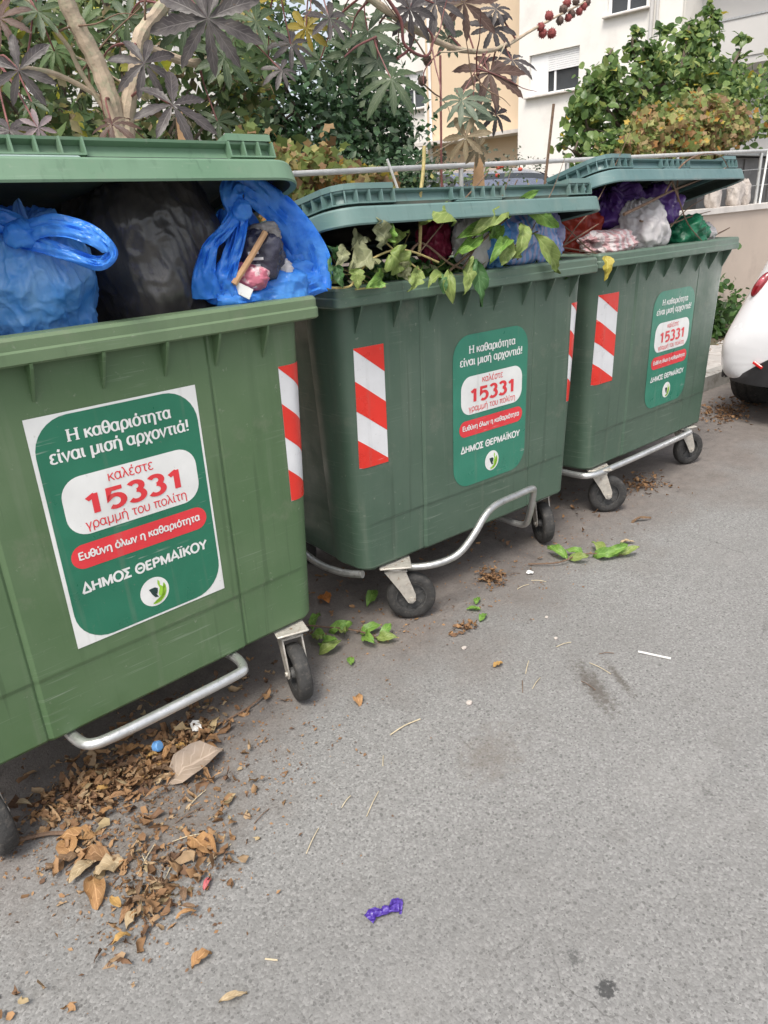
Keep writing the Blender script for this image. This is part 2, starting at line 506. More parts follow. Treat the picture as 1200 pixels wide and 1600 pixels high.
def printed(name, c, rough=.32, worn=(.62, .60, .56)):
    """vinyl print: slight bubbles, scuffs and specks of dirt"""
    m, nt = new_mat(name)
    g = NG(nt)
    v = g.coord()
    base = g.ramp(g.noise(v, 6, 4), [(.3, tuple(x*.9 for x in c)), (.7, tuple(min(1, x*1.08) for x in c))])
    sc = g.noise(g.mapping(v, (10, 10, 120), rot=(0, .35, 0)), 1, 2, .5)
    ms = g.ramp(g.noise(v, 5, 3, .6), [(.5, 0), (.62, 1)])
    base = g.mix(g.math('MULTIPLY', g.math('MULTIPLY', g.ramp(sc, [(.66, 0), (.72, 1)]), ms), .35), base, worn)
    base = g.mix(g.ramp(g.noise(v, 60, 4, .7), [(.66, 0), (.74, .45)]), base, (.20, .18, .15))
    base = g.mix(g.ramp(g.noise(g.mapping(v, (30, 30, 1.5)), 1, 4, .6), [(.58, 0), (.78, .22)]), base, (.24, .22, .18))
    h = g.math('ADD', g.noise(v, 9, 2), g.math('MULTIPLY', g.noise(v, 40, 2), .12))
    rr = g.ramp(g.noise(v, 12, 4, .6), [(.3, rough-.08), (.7, rough+.15)])
    g.out(g.pbsdf(base, rr, 0, .5, g.bump(h, .22, .012)).outputs[0])
    return m
M['paper'] = printed('sticker_white', (.76, .76, .74), .35)
M['st_green'] = printed('sticker_green', (.022, .165, .095), .32)
M['st_green2'] = printed('sticker_faded_green', (.035, .205, .135), .32)
M['st_red'] = printed('sticker_red', (.72, .045, .055), .32)
M['st_dark'] = simple('sticker_dark_leaf', (.02, .05, .045), .4, var=.1)
M['st_lime'] = simple('sticker_lime_leaf', (.32, .58, .05), .4, var=.15, vs=40)
M['tape_white'] = printed('tape_white', (.70, .70, .71), .32)
M['tape_red'] = printed('tape_red', (.72, .035, .022), .32)
# ------------------------------------------------------------------ the setting
KERB_Y, WALL_Y = 2.86, 4.0
def wall_top(x): return 1.435 + .012*(x-8.5)
def rail_z(x): return 1.975 + .031*(x-8.4)
b = MB()
b.grid([[(-60, -40, 0), (140, -40, 0)], [(-60, 2.9, 0), (140, 2.9, 0)]])
kind(b.build('road', M['asphalt'], smooth=False), 'structure')
b = MB(); b.grid([[(-60, KERB_Y+.115, .115), (140, KERB_Y+.115, .115)], [(-60, WALL_Y+.02, .115), (140, WALL_Y+.02, .115)]])
pavement = kind(b.build('pavement', M['joint'], smooth=False), 'structure')
# kerb stones and paving slabs, one object each where they can be seen
kerb = kind(empty('kerb'), 'structure')
kb = MB(); kb.bbox((0, 0, 0), (.985, .12, .19), .012)
kme = kb.mesh('kerb_stone'); kme.materials.append(M['kerb'])
for i in range(-6, 22):
    o = link('kerb_stone', kme, None, kerb, (i*1.0+.4, KERB_Y+.06, .042)); o.rotation_euler.z = random.uniform(-.003, .003)
b = MB(); b.box((82, KERB_Y+.06, .04), (120, .12, .19)); kind(b.build('kerb_run', M['kerb'], kerb, smooth=False), 'stuff')
b = MB(); b.box((-35, KERB_Y+.06, .04), (57, .12, .19)); kind(b.build('kerb_run', M['kerb'], kerb, smooth=False), 'stuff')
sb = MB(); sb.bbox((0, 0, 0), (.392, .392, .04), .006)
sme = sb.mesh('paving_slab'); sme.materials.append(M['paver'])
for ix in range(0, 28):
    for iy in range(2):
        o = link('paving_slab', sme, None, pavement, (3.6+ix*.4, KERB_Y+.325+iy*.4, .113+random.uniform(-.003, .003)))
        o.rotation_euler = (random.uniform(-.006, .006), random.uniform(-.006, .006), random.choice((0, math.pi/2)))
b = MB()
for (x0, x1) in ((-60, 3.39), (14.61, 140)):
    b.grid([[(x0, KERB_Y+.118, .131), (x1, KERB_Y+.118, .131)], [(x0, WALL_Y, .131), (x1, WALL_Y, .131)]])
kind(b.build('paving_run', M['paver'], pavement, smooth=False), 'stuff')

# raised ground behind the retaining wall
P = []
for iy in range(26):
    row = []
    for ix in range(61):
        x = -20 + ix*1.3; y = WALL_Y + .19 + (iy/25)**1.6*60
        row.append((x, y, .58 + .12*noise.noise((x*.5, y*.5, 3)) + .012*(x-8)*(1 if x < 30 else .5)))
    P.append(row)
kind(MB().grid(P).build('garden_ground', M['soil']), 'structure')

# retaining wall
rw = empty('retaining_wall', (0, WALL_Y, 0), 0, 'beige rendered retaining wall with pale coping behind the pavement', 'wall')
b = MB()
P0, P1 = [], []
xs = [-30, -10, 0, 3, 6, 9, 12, 20, 60]
for x in xs:
    P0.append(((x, 0, .08), (x, 0, wall_top(min(max(x, -5), 20)) - .06)))
    P1.append(((x, .2, .08), (x, .2, wall_top(min(max(x, -5), 20)) - .06)))
b.grid(P0); b.grid(P1)
b.build('wall', M['wall'], rw, smooth=False)
b = MB()
for i in range(len(xs)-1):
    x0, x1 = xs[i], xs[i+1]
    z0, z1 = (wall_top(min(max(x, -5), 20)) for x in (x0, x1))
    v = []
    for x, z in ((x0, z0), (x1, z1)):
        v += [(x, -.025, z-.058), (x, .225, z-.058), (x, .225, z), (x, -.025, z)]
    b.add(v, [(0, 4, 5, 1), (1, 5, 6, 2), (2, 6, 7, 3), (3, 7, 4, 0)])
b.build('coping', M['coping'], rw, smooth=False)

# tubular railing on the wall
rl = empty('railing', (0, WALL_Y+.1, 0), 0, 'grey tubular steel railing with thin wires on the wall top', 'railing')
for x0, x1 in ((-6, 5.6), (5.6, 9.25), (9.25, 30)):
    MB().tube([(x0, 0, rail_z(x0)), ((x0+x1)/2, 0, rail_z((x0+x1)/2)), (x1, 0, rail_z(x1))], .018, 12).build('rail', M['rail'], rl)
for x in (-1.2, 1.2, 4.3, 5.6, 7.4, 9.25, 11.4):
    MB().tube([(x, .0, wall_top(x)-.02), (x, .0, rail_z(x)-.02)], .018, 10).build('post', M['rail'], rl)
for dz in (.19, .36):
    MB().tube([(x, .0, rail_z(x)-dz) for x in (-6, 2, 6, 12, 30)], .005, 6).build('wire', M['galv'], rl)
MB().tube([(3.55, -.03, 1.885), (3.66, -.05, 1.60)], .009, 8).build('brace', M['paper'], rl)
MB().tube([(9.35, -.03, 2.0), (9.25, -.05, 1.44)], .012, 8).build('brace', M['paper'], rl)

# ------------------------------------------------------------------ bins
HB, HR, RIM_T = .257, 1.309, .063
def bin_dims(z):
    t = (z-HB)/(HR-RIM_T-HB)
    return lerp(.610, .655, t), lerp(.074, .055, t), lerp(.905, .985, t), .066    # half width, front y, back y, corner radius
def sstep(a, b_, x):
    t = min(1, max(0, (x-a)/(b_-a))); return t*t*(3-2*t)
def surf(u, z, off=0):
    """point on the front of a bin, u measured along the front from its middle and on round the corner"""
    w, y0, y1, r = bin_dims(z)
    f = w-r
    s = 1 if u >= 0 else -1
    a = abs(u)
    if a <= f: x, y, nx, ny = u, y0, 0, -1
    elif a <= f + r*math.pi/2:
        t = (a-f)/r
        x, y, nx, ny = s*(f+r*math.sin(t)), y0+r-r*math.cos(t), s*math.sin(t), -math.cos(t)
    else: x, y, nx, ny = s*w, y0+r+(a-f-r*math.pi/2), s, 0
    d = .005*(sstep(-.296, -.288, u) - sstep(.316, .324, u)) - .0035*(max(0, 1-abs(u+.299)/.006) + max(0, 1-abs(u-.327)/.006))
    if z < .45: d -= .003*sstep(.455, .445, z)
    d += off
    return (x+nx*d, y+ny*d, z)
def bin_body(mat, parent):
    zs = [HB, HB+.012, .30, .36, .441, .447, .453, .459, .55, .7, .85, 1.0, 1.1, 1.18, HR-RIM_T+.01]
    rings = []
    for z in zs:
        w, y0, y1, r = bin_dims(z)
        bev = .010 if z == HB else 0
        pts = []
        f = w-r
        for x in [-f, -.4, -.305, -.299, -.294, -.287, -.2, -.1, 0, .1, .2, .315, .321, .327, .333, .42, f]:
            q = surf(x, z); pts.append((q[0], q[1]+bev))
        for k in range(1, 7):
            a = k/6*math.pi/2
            pts.append((f+r*math.sin(a)-bev, y0+r-r*math.cos(a)+bev*.5))
        def flank(sgn):
            rec = .03*sstep(HB+.05, HB+.16, z)*sstep(HR-.08, HR-.17, z)
            prof = [(.02, 0), (.05, .006), (.08, .009), (.11, .006), (.13, 0), (.15, -rec), (.30, -rec), (.55, -rec)]
            out = [(sgn*(w+d-bev), y0+r+t) for t, d in prof]
            yb = y1-r
            out += [(sgn*(w-rec-bev), yb-.06), (sgn*(w-bev), yb-.03)]
            return out
        pts += flank(1)
        for k in range(0, 7):
            a = k/6*math.pi/2
            pts.append((f+r*math.cos(a)-bev, y1-r+r*math.sin(a)-bev*.5))
        for x in [.3, 0, -.3]: pts.append((x, y1-bev))
        for k in range(0, 7):
            a = k/6*math.pi/2
            pts.append((-f-r*math.sin(a)+bev, y1-r+r*math.cos(a)-bev*.5))
        pts += flank(-1)[::-1]
        for k in range(6, 0, -1):
            a = k/6*math.pi/2
            pts.append((-f-r*math.sin(a)+bev, y0+r-r*math.cos(a)+bev*.5))
        rings.append([(x, y, z) for x, y in pts])
    n = len(rings[0])
    bm = MB()
    vs = [q for r_ in rings for q in r_]
    fs = [(k*n+i, k*n+(i+1) % n, (k+1)*n+(i+1) % n, (k+1)*n+i) for k in range(len(zs)-1) for i in range(n)]
    fs.append(tuple(range(n-1, -1, -1)))
    bm.add(vs, fs)
    # inside
    def ring(z, ins):
        w, y0, y1, r = bin_dims(z)
        w -= ins; y0 += ins; y1 -= ins; r = .06; out = []
        for cx, cy, a0 in ((w-r, y0+r, -90), (w-r, y1-r, 0), (-w+r, y1-r, 90), (-w+r, y0+r, 180)):
            for k in range(6):
                a = R(a0+k*18); out.append((cx+r*math.cos(a), cy+r*math.sin(a), z))
        return out
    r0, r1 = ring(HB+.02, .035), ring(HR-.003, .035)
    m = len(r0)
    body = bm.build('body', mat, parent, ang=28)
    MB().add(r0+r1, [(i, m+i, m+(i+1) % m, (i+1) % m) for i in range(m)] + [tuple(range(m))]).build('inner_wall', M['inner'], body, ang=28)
    return body
def rrect(w, y0, y1, r, seg=7):
    out = []
    for cx, cy, a0 in ((w-r, y0+r, -90), (w-r, y1-r, 0), (-w+r, y1-r, 90), (-w+r, y0+r, 180)):
        for k in range(seg+1):
            a = R(a0+k*90/seg); out.append((cx+r*math.cos(a), cy+r*math.sin(a)))
    return out
def sweep_ring(bm, w, y0, y1, r, prof, closed=True):
    """prof: (outward offset, z) swept round a rounded rectangle"""
    rows = []
    for o_, z in prof:
        rr = max(.01, r+o_)
        rows.append([(x, y, z) for x, y in rrect(w+o_, y0-o_, y1+o_, rr)])
    n = len(rows[0]); m = len(rows)
    fs = []
    for k in range(m if closed else m-1):
        j = (k+1) % m
        for i in range(n):
            fs.append((k*n+i, k*n+(i+1) % n, j*n+(i+1) % n, j*n+i))
    bm.add([q for r_ in rows for q in r_], fs)
    return rows
def bin_rim(mat, parent):
    w, y0, y1, r = bin_dims(HR-RIM_T)
    bm = MB()
    t = HR
    sweep_ring(bm, w-.012, y0, y1, -.022, [(-.004, t-.063), (.040, t-.063), (.0465, t-.058), (.0465, t-.034), (.0425, t-.029), (.0425, t-.008), (.036, t), (-.026, t), (-.034, t-.006), (-.034, t-.06), (-.026, t-.064)])
    return bm.build('rim', mat, parent, ang=25)
GUSSET = [-.587, -.42, -.254, -.087, .08, .246, .40, .555]
def bin_gussets(mat, parent, dx):
    for gx in GUSSET:
        x = gx+dx
        if abs(x) > .60: continue
        zt = HR-RIM_T+.002
        bm = MB()
        y_t = surf(x, zt)[1]; zb = zt-.092
        y_b = surf(x, zb)[1]
        v = []
        for s in (-.0035, .0035):
            v += [(x+s, y_t+.01, zt), (x+s, y_t-.043, zt), (x+s, y_t-.040, zt-.012), (x+s, y_b-.001, zb), (x+s, y_b+.01, zb)]
        bm.add(v, [(4, 3, 2, 1, 0), (5, 6, 7, 8, 9)] + [(i, (i+1) % 5, 5+(i+1) % 5, 5+i) for i in range(5)])
        bm.build('gusset', mat, parent, smooth=False)
def bin_lid(mat, parent, ang, end_loop=None):
    hinge = Vector((0, 1.02, 1.325))
    W, L, r = .688, 1.065, .11
    M4 = Matrix.Translation(hinge) @ Matrix.Rotation(-ang, 4, 'X')
    def tf(bm):
        bm.v = [tuple(M4 @ Vector(q)) for q in bm.v]
        return bm
    bm = MB()
    pr = [(-.012, .0), (-.003, -.003), (0, .002), (-.006, .046), (-.010, .052), (-.036, .054), (-.046, .058), (-.056, .094), (-.038, .100), (-.036, .106), (-.062, .108)]
    rows = []
    for o_, z in pr:
        rows.append([(x, y, z) for x, y in rrect(W+o_, -L-o_, 0+o_*.4, r+o_)])
    n = len(rows[0])
    fs = [(k*n+i, k*n+(i+1) % n, (k+1)*n+(i+1) % n, (k+1)*n+i) for k in range(len(rows)-1) for i in range(n)]
    vs = [q for rr_ in rows for q in rr_]
    base = len(vs); k = len(rows)-1
    # dished top sheet, then the under side
    t1 = [(x, y, .088) for x, y in rrect(W-.10, -L+.10, -.05, r*.5)]
    fs += [(k*n+i, k*n+(i+1) % n, base+(i+1) % n, base+i) for i in range(n)]
    vs += t1; fs.append(tuple(base+i for i in range(n)))
    ub = len(vs)
    vs += [(x, y, .004) for x, y in rrect(W-.018, -L+.018, -.018*.4, r-.018)]
    fs += [(i, ub+i, ub+(i+1) % n, (i+1) % n) for i in range(n)]
    bm.add(vs, fs)
    lid = tf(bm).build('lid', mat, parent, ang=25)
    # inner shell of the double skinned lid
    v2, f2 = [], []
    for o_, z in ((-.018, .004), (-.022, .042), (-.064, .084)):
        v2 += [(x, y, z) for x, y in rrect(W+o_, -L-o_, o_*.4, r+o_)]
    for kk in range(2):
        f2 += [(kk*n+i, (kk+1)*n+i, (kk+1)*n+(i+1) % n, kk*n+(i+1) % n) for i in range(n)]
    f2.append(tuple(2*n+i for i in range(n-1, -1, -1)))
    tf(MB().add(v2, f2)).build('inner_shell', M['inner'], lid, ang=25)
    # ribbed pockets under the top flange
    def cells(pts, outs, top=False):
        b2 = MB()
        for i in range(len(pts)-1):          # lower strip
            p, q = Vector(pts[i]), Vector(pts[i+1]); po, qo = Vector(outs[i]), Vector(outs[i+1])
            v = []
            for z in (.064, .068):
                v += [p+Vector((0, 0, z)), p+po*.024+Vector((0, 0, z)), q+qo*.024+Vector((0, 0, z)), q+Vector((0, 0, z))]
            b2.add(v, [(3, 2, 1, 0), (4, 5, 6, 7), (1, 2, 6, 5), (0, 1, 5, 4), (2, 3, 7, 6)])
            if top:                          # raised corner block
                v = []
                for z in (.1065, .124):
                    v += [p-po*.05+Vector((0, 0, z)), p+po*.020+Vector((0, 0, z)), q+qo*.020+Vector((0, 0, z)), q-qo*.05+Vector((0, 0, z))]
                b2.add(v, [(4, 5, 6, 7), (1, 2, 6, 5), (0, 1, 5, 4), (2, 3, 7, 6), (3, 0, 4, 7)])
        for i in range(len(pts)):
            p = Vector(pts[i]); po = Vector(outs[i]); d = Vector((-po.y, po.x, 0))*.0022
            v = []
            for z, e in ((.064, .023), (.104, .023)):
                for sd in (-1, 1):
                    v += [p+d*sd+Vector((0, 0, z)), p+d*sd+po*e+Vector((0, 0, z))]
            b2.add(v, [(0, 1, 5, 4), (2, 6, 7, 3), (1, 3, 7, 5), (0, 4, 6, 2)])
        tf(b2).build('grip_ribs', mat, lid, smooth=False)
    yf = -L+.052
    cells([(-.17+i*.052, yf, 0) for i in range(6)], [(0, -1, 0)]*6)
    cells([(.47+i*.045, yf, 0) for i in range(4)], [(0, -1, 0)]*4, True)
    rc = r-.052; cx, cy = W-.052-rc, yf+rc
    pts, outs = [], []
    for i in range(4, 0, -1): pts.append((-W+.052, cy+i*.055, 0)); outs.append((-1, 0, 0))
    for i in range(4):
        a = R(180+i*30); pts.append((-cx+rc*math.cos(a), cy+rc*math.sin(a), 0)); outs.append((math.cos(a), math.sin(a), 0))
    for i in range(1, 4): pts.append((-cx+i*.05, yf, 0)); outs.append((0, -1, 0))
    cells(pts, outs, True)
    g_ = MB(); g_.bbox((-.04, -L+.038, .060), (.24, .022, .018), .008)
    tf(g_).build('grip', M['grip'] if end_loop else mat, lid)
    if end_loop:
        e = MB()
        x0, y_ = W-.04, -L+.14
        e.tube([(x0-.03, y_, .095), (x0+.035, y_+.01, .088), (x0+.04, y_+.01, .078), (x0-.02, y_, .045)], .008, 8)
        tf(e).build('side_handle', mat, lid)
    # hinge knuckles at the back
    for x in (-.45, 0, .45):
        MB().tube([(x-.05, 1.03, 1.315), (x+.05, 1.03, 1.315)], .018, 10).build('hinge', mat, parent)
    return lid

def caster_meshes():
    bm = MB()
    for s in (-1, 1):
        poly = [(-.042, .222), (.040, .222), (.075, .12), (.074, .092), (.062, .080), (.044, .084), (.012, .14)]
        bm.prism([(x, z) for x, z in poly], s*.034-.0025, s*.034+.0025, Matrix(((1, 0, 0), (0, 0, 1), (0, 1, 0))))
    bm.bbox((0, 0, .223), (.09, .078, .008), .003)
    bm.lathe([(.0, .226), (.042, .226), (.045, .232), (.042, .240), (0, .240)], 16)
    bm.bbox((0, 0, .247), (.125, .11, .008), .003)
    bm.tube([(.058, -.043, .1), (.058, .043, .1)], .009, 10)
    fork = bm.mesh('caster')
    bm = MB()
    bm.lathe([(.062, -.022), (.075, -.025), (.092, -.024), (.098, -.016), (.1, 0), (.098, .016), (.092, .024), (.075, .025), (.062, .022)], 36, 'Y', closed=True)
    tyre = bm.mesh('tyre', ang=50)
    bm = MB()
    bm.lathe([(.058, -.02), (.064, -.02), (.064, .02), (.058, .02)], 30, 'Y', closed=True)
    bm.lathe([(.0, -.026), (.017, -.026), (.020, -.02), (.020, .02), (.017, .026), (0, .026)], 16, 'Y')
    for k in range(6):
        a = k*math.pi/3
        bm.box((.039*math.cos(a), 0, .039*math.sin(a)), (.046, .016, .011), M=Matrix.Rotation(-a, 3, 'Y'))
    bm.lathe([(.018, -.004), (.06, -.004), (.06, .004), (.018, .004)], 30, 'Y', closed=True)
    return fork, tyre, bm.mesh('wheel_rim')
FORK, TYRE, WRIM = caster_meshes()
for me_, mm in ((FORK, 'fork'), (TYRE, 'rubber'), (WRIM, 'hub')): me_.materials.append(M[mm])
def caster(parent, x, y, a):
    """x, y: wheel centre in bin space; a: rolling direction; the wheel trails behind its pivot"""
    c = link('caster', FORK, None, parent, (x-.058*math.cos(a), y-.058*math.sin(a), 0))
    c.rotation_euler.z = a
    link('tyre', TYRE, None, c, (.058, 0, .1))
    w = link('wheel_rim', WRIM, None, c, (.058, 0, .1)); w.rotation_euler.y = random.uniform(0, 1)
    return c

# ------------------------------------------------------------------ printed stickers
def arc(cx, cy, rx, ry, a0, a1, n=14):
    return [(cx+rx*math.cos(R(a0+(a1-a0)*i/n)), cy+ry*math.sin(R(a0+(a1-a0)*i/n))) for i in range(n+1)]
def ell(cx, cy, rx, ry): return arc(cx, cy, rx, ry, 0, 360, 24)
ACC = [(.255, .60), (.31, .74)]
GL = {   # stroke skeletons: advance width, strokes
 'α': (.57, [ell(.25, .26, .19, .25), [(.46, .52), (.43, .34), (.44, .14), (.47, .04), (.54, .015)]]), 'η': (.54, [[(.09, .52), (.09, 0)], [(.09, .30)] + arc(.265, .30, .175, .21, 180, 0) + [(.44, -.2)]]),
 'θ': (.51, [ell(.25, .35, .19, .35), [(.07, .35), (.43, .35)]]), 'κ': (.48, [[(.09, .52), (.09, 0)], [(.43, .52), (.11, .235)], [(.205, .30), (.46, 0)]]), 'ρ': (.53, [ell(.28, .26, .19, .26), [(.09, .28), (.09, -.2)]]),
 'ι': (.25, [[(.09, .52), (.09, .13), (.12, .035), (.22, .01)]]), 'ο': (.52, [ell(.26, .26, .2, .26)]), 'τ': (.43, [[(.02, .49), (.41, .49)], [(.205, .49), (.205, .13), (.24, .035), (.34, .01)]]),
 'ε': (.45, [arc(.25, .385, .155, .135, 35, 265) , arc(.25, .13, .18, .13, 95, 325)]), 'ν': (.46, [[(.03, .52), (.22, .0), (.42, .52)]]), 'μ': (.54, [[(.09, .52), (.09, -.2)], [(.09, .2)] + arc(.255, .19, .165, .19, 180, 350) + [(.43, .2)], [(.44, .52), (.44, 0)]]),
 'σ': (.53, [ell(.25, .25, .19, .25), [(.25, .49), (.52, .49)]]), 'χ': (.46, [[(.02, .52), (.09, .48), (.36, -.15), (.44, -.2)], [(.42, .52), (.04, -.2)]]), 'λ': (.47, [[(.03, .70), (.11, .69), (.17, .58), (.38, .07), (.46, .01)], [(.215, .44), (.04, 0)]]),
 'γ': (.46, [[(.02, .52), (.08, .49), (.22, .06)], [(.42, .52), (.225, .05), (.225, -.2)]]), 'υ': (.50, [[(.07, .52), (.07, .2)] + arc(.245, .19, .175, .19, 180, 360)[1:] + [(.41, .52)]]), 'π': (.59, [[(.02, .49), (.56, .49)], [(.15, .49), (.15, 0)], [(.41, .49), (.41, .13), (.45, .03), (.55, .01)]]),
 'ω': (.66, [[(.13, .51), (.075, .36)] + arc(.195, .19, .13, .19, 180, 360) + [(.325, .34)], [(.325, .34)] + arc(.455, .19, .13, .19, 180, 360) + [(.575, .36), (.52, .51)]]),
 'Η': (.70, [[(.11, .70), (.11, 0)], [(.58, .70), (.58, 0)], [(.11, .36), (.58, .36)]]), 'Ε': (.56, [[(.12, .70), (.12, 0)], [(.12, .67), (.50, .67)], [(.12, .36), (.46, .36)], [(.12, .03), (.51, .03)]]),
 'Δ': (.66, [[(.04, .03), (.32, .70), (.60, .03)], [(.04, .03), (.60, .03)]]), 'Μ': (.82, [[(.11, 0), (.11, .70)], [(.11, .68), (.405, .08), (.70, .68)], [(.70, .70), (.70, 0)]]), 'Ο': (.76, [ell(.38, .35, .31, .35)]), 'Θ': (.76, [ell(.38, .35, .31, .35), [(.22, .35), (.54, .35)]]),
 'Σ': (.58, [[(.52, .67), (.08, .67), (.32, .36), (.08, .03), (.54, .03)]]), 'Ρ': (.60, [[(.11, .70), (.11, 0)], [(.11, .67), (.33, .67)] + arc(.33, .50, .19, .17, 90, -90) + [(.11, .33)]]), 'Α': (.68, [[(.04, 0), (.34, .70), (.64, 0)], [(.15, .22), (.53, .22)]]),
 'Ϊ': (.30, [[(.15, .70), (.15, 0)], [(.035, .80), (.035, .89)], [(.265, .80), (.265, .89)]]), 'Κ': (.64, [[(.11, .70), (.11, 0)], [(.57, .70), (.13, .30)], [(.27, .42), (.60, 0)]]), 'Υ': (.62, [[(.04, .70), (.31, .33), (.58, .70)], [(.31, .34), (.31, 0)]]),
 '!': (.26, [[(.12, .70), (.12, .22)], [(.12, .09), (.12, 0)]]), '1': (.53, [[(.30, 0), (.30, .70)], [(.31, .67), (.10, .53)]]), '5': (.57, [[(.47, .67), (.13, .67), (.11, .36)] + arc(.27, .22, .21, .22, 128, -130)]), '3': (.55, [arc(.25, .53, .17, .165, 150, -80), arc(.25, .19, .20, .19, 85, -145)]), ' ': (.28, [])}
for k_, b_ in (('ό', 'ο'), ('ή', 'η'), ('ά', 'α'), ('έ', 'ε'), ('ύ', 'υ')): GL[k_] = (GL[b_][0], GL[b_][1]+[ACC])
GL['ί'] = (GL['ι'][0], GL['ι'][1]+[[(.08, .60), (.135, .74)]])
def stroke(P, hv, hh):
    """flat ribbon along a polyline; hv / hh: half thickness of upright and level strokes"""
    closed = len(P) > 3 and math.hypot(P[0][0]-P[-1][0], P[0][1]-P[-1][1]) < 1e-6
    if closed: P = P[:-1]
    n = len(P); L, Rr = [], []
    def nrm(a, b):
        dx, dy = b[0]-a[0], b[1]-a[1]; l = math.hypot(dx, dy) or 1
        return (-dy/l, dx/l)
    for i in range(n):
        n0 = nrm(P[i-1], P[i]) if (i > 0 or closed) else None
        n1 = nrm(P[i], P[(i+1) % n]) if (i < n-1 or closed) else None
        n0 = n0 or n1; n1 = n1 or n0
        mx, my = n0[0]+n1[0], n0[1]+n1[1]; l = math.hypot(mx, my) or 1
        mx, my = mx/l, my/l
        k = 1/max(.45, mx*n0[0]+my*n0[1])
        h = math.hypot(hv*mx, hh*my)*k
        L.append((P[i][0]+mx*h, P[i][1]+my*h)); Rr.append((P[i][0]-mx*h, P[i][1]-my*h))
    m = n if closed else n-1
    return L+Rr, [(i, n+i, n+(i+1) % n, (i+1) % n) for i in range(m)]
def letters(s, hv, hh):
    """list of (verts, faces), one per stroke"""
    out, x = [], 0
    for ch in s:
        adv, st = GL[ch]
        for P in st:
            v, f = stroke(P, hv, hh)
            out.append(([(a+x, b_) for a, b_ in v], f))
        x += adv
    return out
def rr2(u0, v0, u1, v1, ru, rv, seg=8):
    out = []
    for cu, cv, a0 in ((u1-ru, v0+rv, -90), (u1-ru, v1-rv, 0), (u0+ru, v1-rv, 90), (u0+ru, v0+rv, 180)):
        for k in range(seg+1):
            a = R(a0+k*90/seg); out.append((cu+ru*math.cos(a), cv+rv*math.sin(a)))
    return out
def sticker(parent, sx, ztop, w, h, white_corners, green):
    def mp(u, v, off): return surf(sx+(u-.5)*w, ztop-v*h, off)
    def patch(name, poly, off, mat, par):
        cu = sum(p[0] for p in poly)/len(poly); cv = sum(p[1] for p in poly)/len(poly)
        bm = MB()
        n = len(poly)
        bm.add([mp(cu, cv, off)] + [mp(u, v, off) for u, v in poly], [(0, 1+(i+1) % n, 1+i) for i in range(n)])
        return bm.build(name, mat, par, smooth=False)
    def word(s, u0, u1, vb, off, mat, par, hv, hh, cap=None, extra=()):
        """lettering laid flat on the sticker"""
        L_ = letters(s, hv, hh) + [(list(q), [(0, 1, 2, 3)]) for q in extra]
        xs = [q[0] for v, f in L_ for q in v]; x0, x1 = min(xs), max(xs)
        sc = (u1-u0)*w/(x1-x0)
        sy = sc if cap is None else cap*h/.70
        bm = MB()
        for k, (v, f) in enumerate(L_):
            bm.add([mp(u0+(x-x0)*sc/w, vb-y*sy/h, off+(k % 7)*.00005) for x, y in v], f)
        return bm.build('lettering', mat, par, smooth=False)
    if white_corners:
        st = patch('sticker', [(0, 0), (.5, 0), (1, 0), (1, .5), (1, 1), (.5, 1), (0, 1), (0, .5)], .0012, M['paper'], parent)
        patch('printed_panel', rr2(.022, .010, .985, .990, .2, .145), .0018, green, st)
    else:
        st = patch('sticker', rr2(.0, .0, 1, 1, .2, .145), .0014, green, parent)
    st['label'] = 'printed municipal sticker with white and red Greek lettering'
    W_ = M['paper']; RD = M['st_red']
    serif = [[(x0, y0), (x0+.24, y0), (x0+.24, y0+.05), (x0, y0+.05)] for x0 in (-.01, .46) for y0 in (0, .65)]
    word('Η καθαριότητα', .198, .816, .117, .0024, W_, st, .074, .044, None, serif)
    word('είναι μισή αρχοντιά!', .085, .915, .190, .0024, W_, st, .074, .044)
    patch('number_panel', rr2(.10, .262, .928, .512, .12, .085), .0022, W_, st)
    word('καλέστε', .374, .651, .316, .003, RD, st, .042, .038)
    word('15331', .222, .806, .432, .003, RD, st, .084, .072, .084)
    word('γραμμή του πολίτη', .196, .831, .492, .003, RD, st, .042, .038)
    patch('red_band', rr2(.077, .548, .945, .655, .075, .0535), .0022, RD, st)
    word('Ευθύνη όλων η καθαριότητα', .119, .898, .612, .003, W_, st, .074, .064)
    word('ΔΗΜΟΣ ΘΕΡΜΑΪΚΟΥ', .094, .920, .762, .0024, W_, st, .086, .076)
    lg = patch('emblem', [(.52+.096*math.cos(a), .876+.070*math.sin(a)) for a in np.linspace(0, 2*math.pi, 33)[:-1]], .0022, W_, st)
    def em(x, y): return (.52+x*.096, .876+y*.070)
    patch('dark_leaf', [em(*q) for q in ((-.38, -.28), (.05, -.30), (.22, -.18), (.20, .02), (.12, .22), (.02, .05), (-.05, .05), (.05, .30), (.20, .45), (-.05, .38), (-.22, .12))], .003, M['st_dark'], st)
    patch('lime_leaf', [em(*q) for q in ((.30, -.75), (.42, -.60), (.40, -.35), (.56, -.20), (.62, .15), (.50, .42), (.25, .42), (.22, .20), (.36, -.15), (.26, -.45))], .003, M['st_lime'], st)
    patch('lime_rim', [em(.8*math.cos(a), .86*math.sin(a)) for a in np.linspace(-.5, 1.9, 14)] + [em(.74*math.cos(a), .80*math.sin(a)) for a in np.linspace(1.9, -.5, 14)], .003, M['st_lime'], st)
    return st
